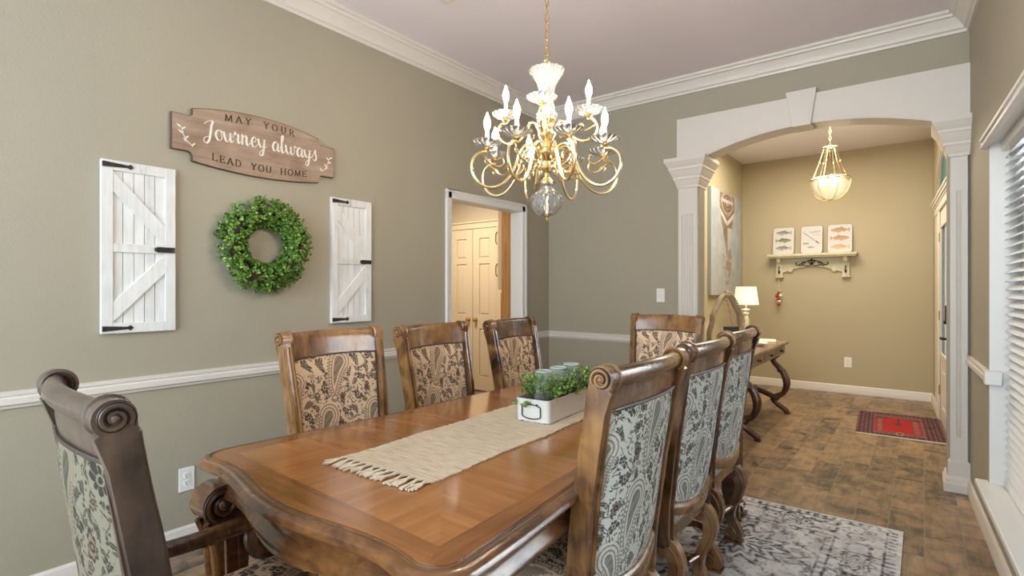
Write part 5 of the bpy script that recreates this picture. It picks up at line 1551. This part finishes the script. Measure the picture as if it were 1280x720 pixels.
for i, (x0, x1, lab, g) in enumerate(((-1.552,-1.300,'left square plaque with three grey-green fish, on the shelf',0), (-1.226,-.984,'middle plaque with fishing rod drawing, on the shelf',1), (-.931,-.670,'right square plaque with three orange-brown fish, on the shelf',2))):
    h = .352; w = x1-x0
    t = thing('fish_plaque', lab, 'plaque', ((x0+x1)/2, YF-.055, 1.7205))
    t.rotation_euler = (R(-7), 0, 0)
    rp = [(a, c+h/2) for a, c in rrect(w, h, .03, 5)]
    mb = MB(); mb.prism(rp, lambda p, q, s: (p, -s, q), -.004, .0065); mb.build('board', M['plaque_edge'], t, smooth=0)
    rp = [(a, c+h/2) for a, c in rrect(w-.006, h-.006, .028, 5)]
    mb = MB(); mb.prism(rp, lambda p, q, s: (p, -s, q), .0065, .008); mb.build('face', plain('plaque_face', (.62,.60,.59), .6), t, smooth=0)
    if g == 0:
        for k, zz in enumerate((.28,.18,.08)):
            mb = MB(); fl_ = (1, -1, 1)[k]
            fish(mb, 0, zz, .185, fl_, .0075, .009, 0); fish_detail(mb, 0, zz, .185, fl_, .009, .0098, 1)
            mb.build('fish_print', [inks[2] if k != 1 else inks[1], inks[0]], t, smooth=0)
    elif g == 2:
        for k, zz in enumerate((.28,.18,.07)):
            mb = MB(); fl_ = (1, -1, 1)[k]
            fish(mb, 0, zz, .205, fl_, .0075, .009, 0); fish_detail(mb, 0, zz, .205, fl_, .009, .0098, 1)
            mb.build('fish_print', [inks[3+k], inks[1] if k < 2 else inks[3]], t, smooth=0)
    else:
        fn = lambda p, q, s: (p, -s, q)
        mb = MB()
        ribbon(mb, [(-.095,.275),(.09,.115)], lambda t_, f: .005, fn, .0075, .0095); ribbon(mb, [(.05,.155),(.065,.135),(.075,.14)], lambda t_, f: .012, fn, .0075, .0095)
        mb.build('rod_print', inks[0], t, smooth=0)
        mb = MB(); ribbon(mb, [(-.02,.265),(.0,.275),(.02,.262),(.04,.282),(.06,.268),(.08,.285),(.095,.278)], lambda t_, f: .012, fn, .0075, .0095); mb.build('lure_print', inks[2], t, smooth=0)
        mb = MB(); ribbon(mb, [(.02,.235),(.10,.236)], lambda t_, f: .004, fn, .0075, .0095); mb.build('line_print', inks[2], t, smooth=0)
        mb = MB(); ribbon(mb, [(-.095,.128),(-.03,.128)], lambda t_, f: .022, fn, .0075, .0095); mb.build('tackle_print', inks[2], t, smooth=0)
        mb = MB(); fish(mb, -.01, .078, .08, 1, .0075, .0095, 0); mb.build('reel_print', inks[2], t, smooth=0)
bd = thing('bead_string', 'red and white beads hanging on a string from the shelf hook', 'bead string', (-1.474, YF-.072, 1.06))
mb = MB(); mb.tube([(0,0,.05),(0,.002,.20),(.001,-.003,.42)], .002, 5); mb.build('string', M['fringe'], bd)
for k, (dx, dz, mt) in enumerate(((.0,.0,'red'),(.004,.035,'paint_white'),(-.004,.07,'red'),(-.022,.105,'red'),(.022,.110,'paint_white'),(.0,.135,'red'),(.01,.165,'bead'))):
    mb = MB(); mb.ball((dx, -.012 + .008*(k % 2), dz+.02), .022, 10, 7); mb.build('bead', M[mt], bd, smooth=60)

# canvas painting of a boat's bow on the foyer's left wall
cv = thing('canvas_painting', 'large canvas painting of a wooden boat bow, behind the white column', 'painting', (-1.939, 6.80, 1.205))
cw, chh = 1.27, 1.245
mb = MB(); mb.box(.0, .038, -cw/2, cw/2, 0, chh); mb.build('canvas_body', plain('canvas_side', (.30,.34,.37), .8), cv, smooth=0)
n = 150; U, V = np.meshgrid(np.linspace(-1, 1, n), np.linspace(0, 1, n))
c = np.zeros((n, n, 3)); nz = fbm(U*6+9, V*14, 3, 4)
c[:] = np.array((.52,.56,.60)) + (nz[..., None]-.45)*.25
lowm = np.clip((.35-V)/.3, 0, 1)[..., None]; c = c*(1-lowm*.6) + np.array((.60,.60,.52))*lowm*.6
hullw = np.interp(V, [.45,.55,.72,.86,.92,1.0], [.06,.20,.38,.48,.50,.47])
hull = (np.abs(U) < hullw) & (V > .42) & (V < .99)
c[hull] = np.array((.36,.27,.20)) + (nz[hull][:, None]-.5)*.3
c[hull & (U > .02) & (V < .66)] = np.array((.62,.60,.56))
rb = hull & (np.abs(V - (.70 + .12*np.abs(U)/.5)) < .025); c[rb] = (.80,.76,.70)
rb = hull & (np.abs(V - (.735 + .12*np.abs(U)/.5)) < .012); c[rb] = (.24,.13,.09)
deck = (np.hypot(U/.40, (V-.90)/.12) < 1); c[deck] = (.50,.38,.30)
for q in (.62, .36): 
    m = np.abs(np.hypot(U/.40, (V-.90)/.12)-q) < .09; c[m & deck] = (.20,.13,.10)
m = deck & (np.abs(V-.92) < .015); c[m] = (.74,.66,.58)
c[(np.abs(U) < .015) & (V > .40) & (V < .80)] = (.20,.14,.11)
refl = (np.abs(U) < np.interp(V, [.10,.25,.45], [.10,.26,.30])*(0.6+.8*nz)) & (V < .45) & (V > .10) & (fbm(U*5, V*30, 21) > .42)
c[refl] = (.42,.33,.26); c[refl & (nz > .55)] = (.55,.52,.34)
P = np.stack([.0385 + 0*U, U*cw/2, V*chh], -1)
link('painted_face', grid_mesh('painted_face', P, np.clip(c*.72, 0, 1), color_attr_mat('boat_paint', .8)), cv)

# ------------------------------------------------------------------ console desk and what stands on it
DX0, DX1, DYa, DYb, DZt = -1.72, -1.10, 4.66, 6.13, .735
dk = thing('console_desk', 'wooden console desk with dark carved legs in the foyer', 'desk', ((DX0+DX1)/2, (DYa+DYb)/2, 0))
dxc, dyc = (DX0+DX1)/2, (DYa+DYb)/2
hx, hy_ = (DX1-DX0)/2, (DYb-DYa)/2
mb = MB(); loft_rect(mb, -hx, hx, -hy_, hy_, [(DZt-.030,-.006),(DZt-.026,0),(DZt-.008,0),(DZt,-.006)]); mb.build('desktop', M['desk'], dk, smooth=0)
mb = MB(); mb.box(-hx+.03, hx-.03, -hy_+.03, hy_-.03, DZt-.125, DZt-.030); mb.build('case', M['desk'], dk, smooth=0, bevel=.003)
for k in range(3):
    y0 = -hy_+.05 + k*(2*hy_-.10)/3; y1 = y0 + (2*hy_-.10)/3 - .02
    mb = MB(); mb.box(hx-.032, hx-.020, y0, y1, DZt-.115, DZt-.038); dr = mb.build('drawer', M['desk'], dk, smooth=0, bevel=.003)
    mb = MB(); ym_ = (y0+y1)/2
    mb.tube(crom([(hx-.020, ym_-.035, DZt-.070), (hx+.0, ym_-.03, DZt-.078), (hx+.002, ym_, DZt-.084), (hx+.0, ym_+.03, DZt-.078), (hx-.020, ym_+.035, DZt-.070)], 4), .0055, 6)
    mb.build('pull', M['iron'], dr)
for y in (-hy_+.14, hy_-.10):
    for s in (-1, 1):
        path = crom([(s*(hx-.09),0,DZt-.125),(s*(hx-.13),0,.54),(s*(hx-.04),0,.43),(s*(hx+.0),0,.32),(s*(hx-.03),0,.21),(s*(hx-.12),0,.15),(s*(hx-.10),0,.10),(s*(hx-.02),0,.045),(s*(hx+.015),0,.018)], 6)
        rs_ = list(np.interp(np.linspace(0, 1, len(path)), [0,.15,.35,.5,.62,.75,.9,1], [.040,.026,.038,.026,.034,.024,.028,.018]))
        mb = MB(); mb.tube([(p.x, y, p.z) for p in path], rs_, 10)
        mb.ball((s*(hx-.05), y, .44), .045, 8, 6, sc=(1,.8,.7)); mb.ball((s*(hx-.11), y, .155), .05, 8, 6, sc=(1,.8,.7)); mb.box(min(s*(hx-.02), s*(hx+.03)), max(s*(hx-.02), s*(hx+.03)), y-.025, y+.025, 0, .02)
        mb.build('leg', M['desk_dark'], dk, smooth=60)
    mb = MB(); mb.tube(crom([(-(hx-.11),y,.155),(-.09,y,.20),(0,y,.22),(.09,y,.20),((hx-.11),y,.155)], 5), .028, 8); mb.ball((0,y,.215), .05, 8, 6); mb.build('cross_bar', M['desk_dark'], dk)
mb = MB(); mb.tube(crom([(0,-hy_+.14,.215),(0,-.3,.25),(0,0,.27),(0,.3,.25),(0,hy_-.10,.215)], 6), .022, 8); mb.build('stretcher', M['desk_dark'], dk)

def shade_mat():
    m, n, l, p = new_mat('lit_lamp_shade')
    p.inputs['Base Color'].default_value = (.86, .78, .58, 1)
    p.inputs['Emission Color'].default_value = (1.0, .84, .52, 1); p.inputs['Emission Strength'].default_value = .42
    p.inputs['Roughness'].default_value = .9
    return m
M['shade'] = shade_mat()
lp = thing('table_lamp', 'small lit table lamp with cream shade on the foyer desk', 'lamp', (-1.49, 6.02, DZt))
mb = MB(); mb.lathe([(.0,0),(.060,0),(.062,.012),(.045,.022),(.022,.034),(.018,.050),(.028,.066),(.030,.085),(.018,.100),(.022,.118),(.030,.150),(.030,.215),(.022,.245),(.018,.258),(.028,.270),(.030,.284),(.017,.298),(.022,.310),(.040,.318),(.040,.326),(.012,.332),(.0,.332)], seg=20); mb.build('base', plain('cream_lamp_base', (.72,.72,.58), .35), lp, smooth=45)
mb = MB(); mb.tube([(0,0,.33),(0,0,.41)], .006, 8); mb.build('stem', M['brass'], lp)
mb = MB(); mb.lathe([(.125,.375),(.100,.565),(.098,.565),(.123,.375)], seg=32, cap=False); mb.build('lamp_shade', M['shade'], lp, smooth=40)
mb = MB(); mb.ball((0,0,.45), .03, 10, 8); mb.build('bulb', M['bulb2'], lp)

# arched driftwood frame with a mirror, hung with wooden beads
ax_, ay_ = -1.60, 5.68
am = thing('wooden_arch', 'arched weathered wood frame standing on the desk beside the lamp', 'ornament', (ax_, ay_, DZt), R(52))
fp = crom([(-.20,0,.0),(-.195,0,.10),(-.165,0,.20),(-.155,0,.28),(-.105,0,.37),(-.06,0,.45),(0,0,.475),(.06,0,.45),(.105,0,.37),(.155,0,.28),(.165,0,.20),(.195,0,.10),(.20,0,.0)], 6)
sec = []
mb = MB(); mb.tube([(p.x, p.y, max(p.z, .040)) for p in fp], .036, 8, flat=.6, up=(0,1,0)); mb.box(-.22, .22, -.02, .02, 0, .03)
mb.build('frame', M['driftwood'], am, smooth=50)
mb = MB(); mb.lathe([(.016,.47),(.020,.485),(.020,.525),(.013,.535),(.0,.535)], seg=12); mb.build('finial', M['driftwood'], am)
ct, st_ = math.cos(R(52)), math.sin(R(52))
def mw(x, y, z): return (ax_ + ct*x - st_*y, ay_ + st_*x + ct*y, DZt + z)
gb = thing('bead_garland', 'string of wooden beads draped over the weathered wood arch', 'garland', mw(0, -.03, .0))
o0 = Vector(mw(0, -.03, 0))
g_ = crom([(-.05,-.035,.47),(.0,-.040,.505),(.06,-.035,.47),(.11,-.035,.40),(.16,-.040,.30),(.185,-.040,.22),(.15,-.045,.16),(.10,-.045,.11),(.04,-.045,.20),(.01,-.045,.34),(-.03,-.040,.44)], 60)
acc = 0; last = g_[0]
mb = MB(); mb.tube([Vector(mw(*p)) - o0 for p in g_[::20]], .0018, 5); mb.build('string', M['fringe'], gb)
nb = 0
for p in g_:
    acc += (p-last).length; last = p
    if acc > .024:
        acc = 0; q = Vector(mw(*p)) - o0
        mb = MB(); mb.ball(q, .0115, 8, 6); mb.build('bead', M['bead'], gb, smooth=60)
# dark picture frame, books, dish
t = thing('photo_frame', 'small black framed picture standing under the weathered wood arch', 'picture frame', (-1.50, 5.50, DZt), R(35))
mb = MB(); mb.box(-.075, .075, -.008, .008, 0, .17); mb.build('frame', M['black'], t, smooth=0, bevel=.003)
mb = MB(); mb.box(-.055, .055, -.0095, -.0075, .02, .15); mb.build('picture', plain('dark_picture', (.05,.05,.06), .2), t, smooth=0)
t = thing('book', 'white paperback book lying on the desk near the far corner', 'book', (-1.27, 5.86, DZt), R(12))
mb = MB(); mb.box(-.10, .10, -.135, .135, .003, .020); mb.build('pages', M['paper'], t, smooth=0)
mb = MB(); mb.box(-.104, .102, -.138, .138, 0, .003); mb.box(-.104, .102, -.138, .138, .020, .023); mb.box(-.105, -.102, -.138, .138, 0, .023); mb.build('cover', plain('cream_cover', (.78,.76,.62), .5), t, smooth=0)
t = thing('dish', 'small white dish on the near part of the desk top', 'dish', (-1.24, 5.42, DZt))
mb = MB(); mb.lathe([(.0,0),(.040,0),(.045,.004),(.075,.022),(.092,.034),(.090,.037),(.072,.026),(.042,.009),(.0,.008)], seg=28); mb.build('bowl', M['white'], t)
mb = MB(); mb.ball((.0,.0,.030), .034, 12, 8, sc=(1.2,1,.7)); mb.build('sea_shell', M['paper'], t)

# ------------------------------------------------------------------ oak oven cabinet seen through the doorway
oc = thing('oven_cabinet', 'tall oak cabinet with a built-in oven, seen edge-on through the doorway', 'cabinet', (-3.22, 4.6, 0))
mb = MB(); mb.box(-.155, .145, -.40, .40, 0, 2.45); mb.build('case', M['oak'], oc, smooth=0, bevel=.003)
mb = MB(); mb.box(-.180, -.156, -.385, .385, .10, 1.24); mb.build('door', M['oak'], oc, smooth=0, bevel=.004)
mb = MB(); mb.box(-.215, -.156, -.385, .385, 1.27, 2.10); ov = mb.build('oven_front', M['oven'], oc, smooth=0, bevel=.006)
for (z0, z1) in ((1.30,1.60),(1.64,1.90)):
    mb = MB(); mb.box(-.228, -.214, -.375, .375, z0, z1); od = mb.build('oven_door', M['oven'], ov, smooth=0, bevel=.004)
for zc in (1.47, 1.80):
    mb = MB(); mb.tube(crom([(-.226, -.355, zc-.07), (-.262, -.35, zc-.05), (-.268, -.35, zc), (-.262, -.35, zc+.05), (-.226, -.355, zc+.07)], 4), .009, 8); mb.build('handle', M['brass2'], ov)
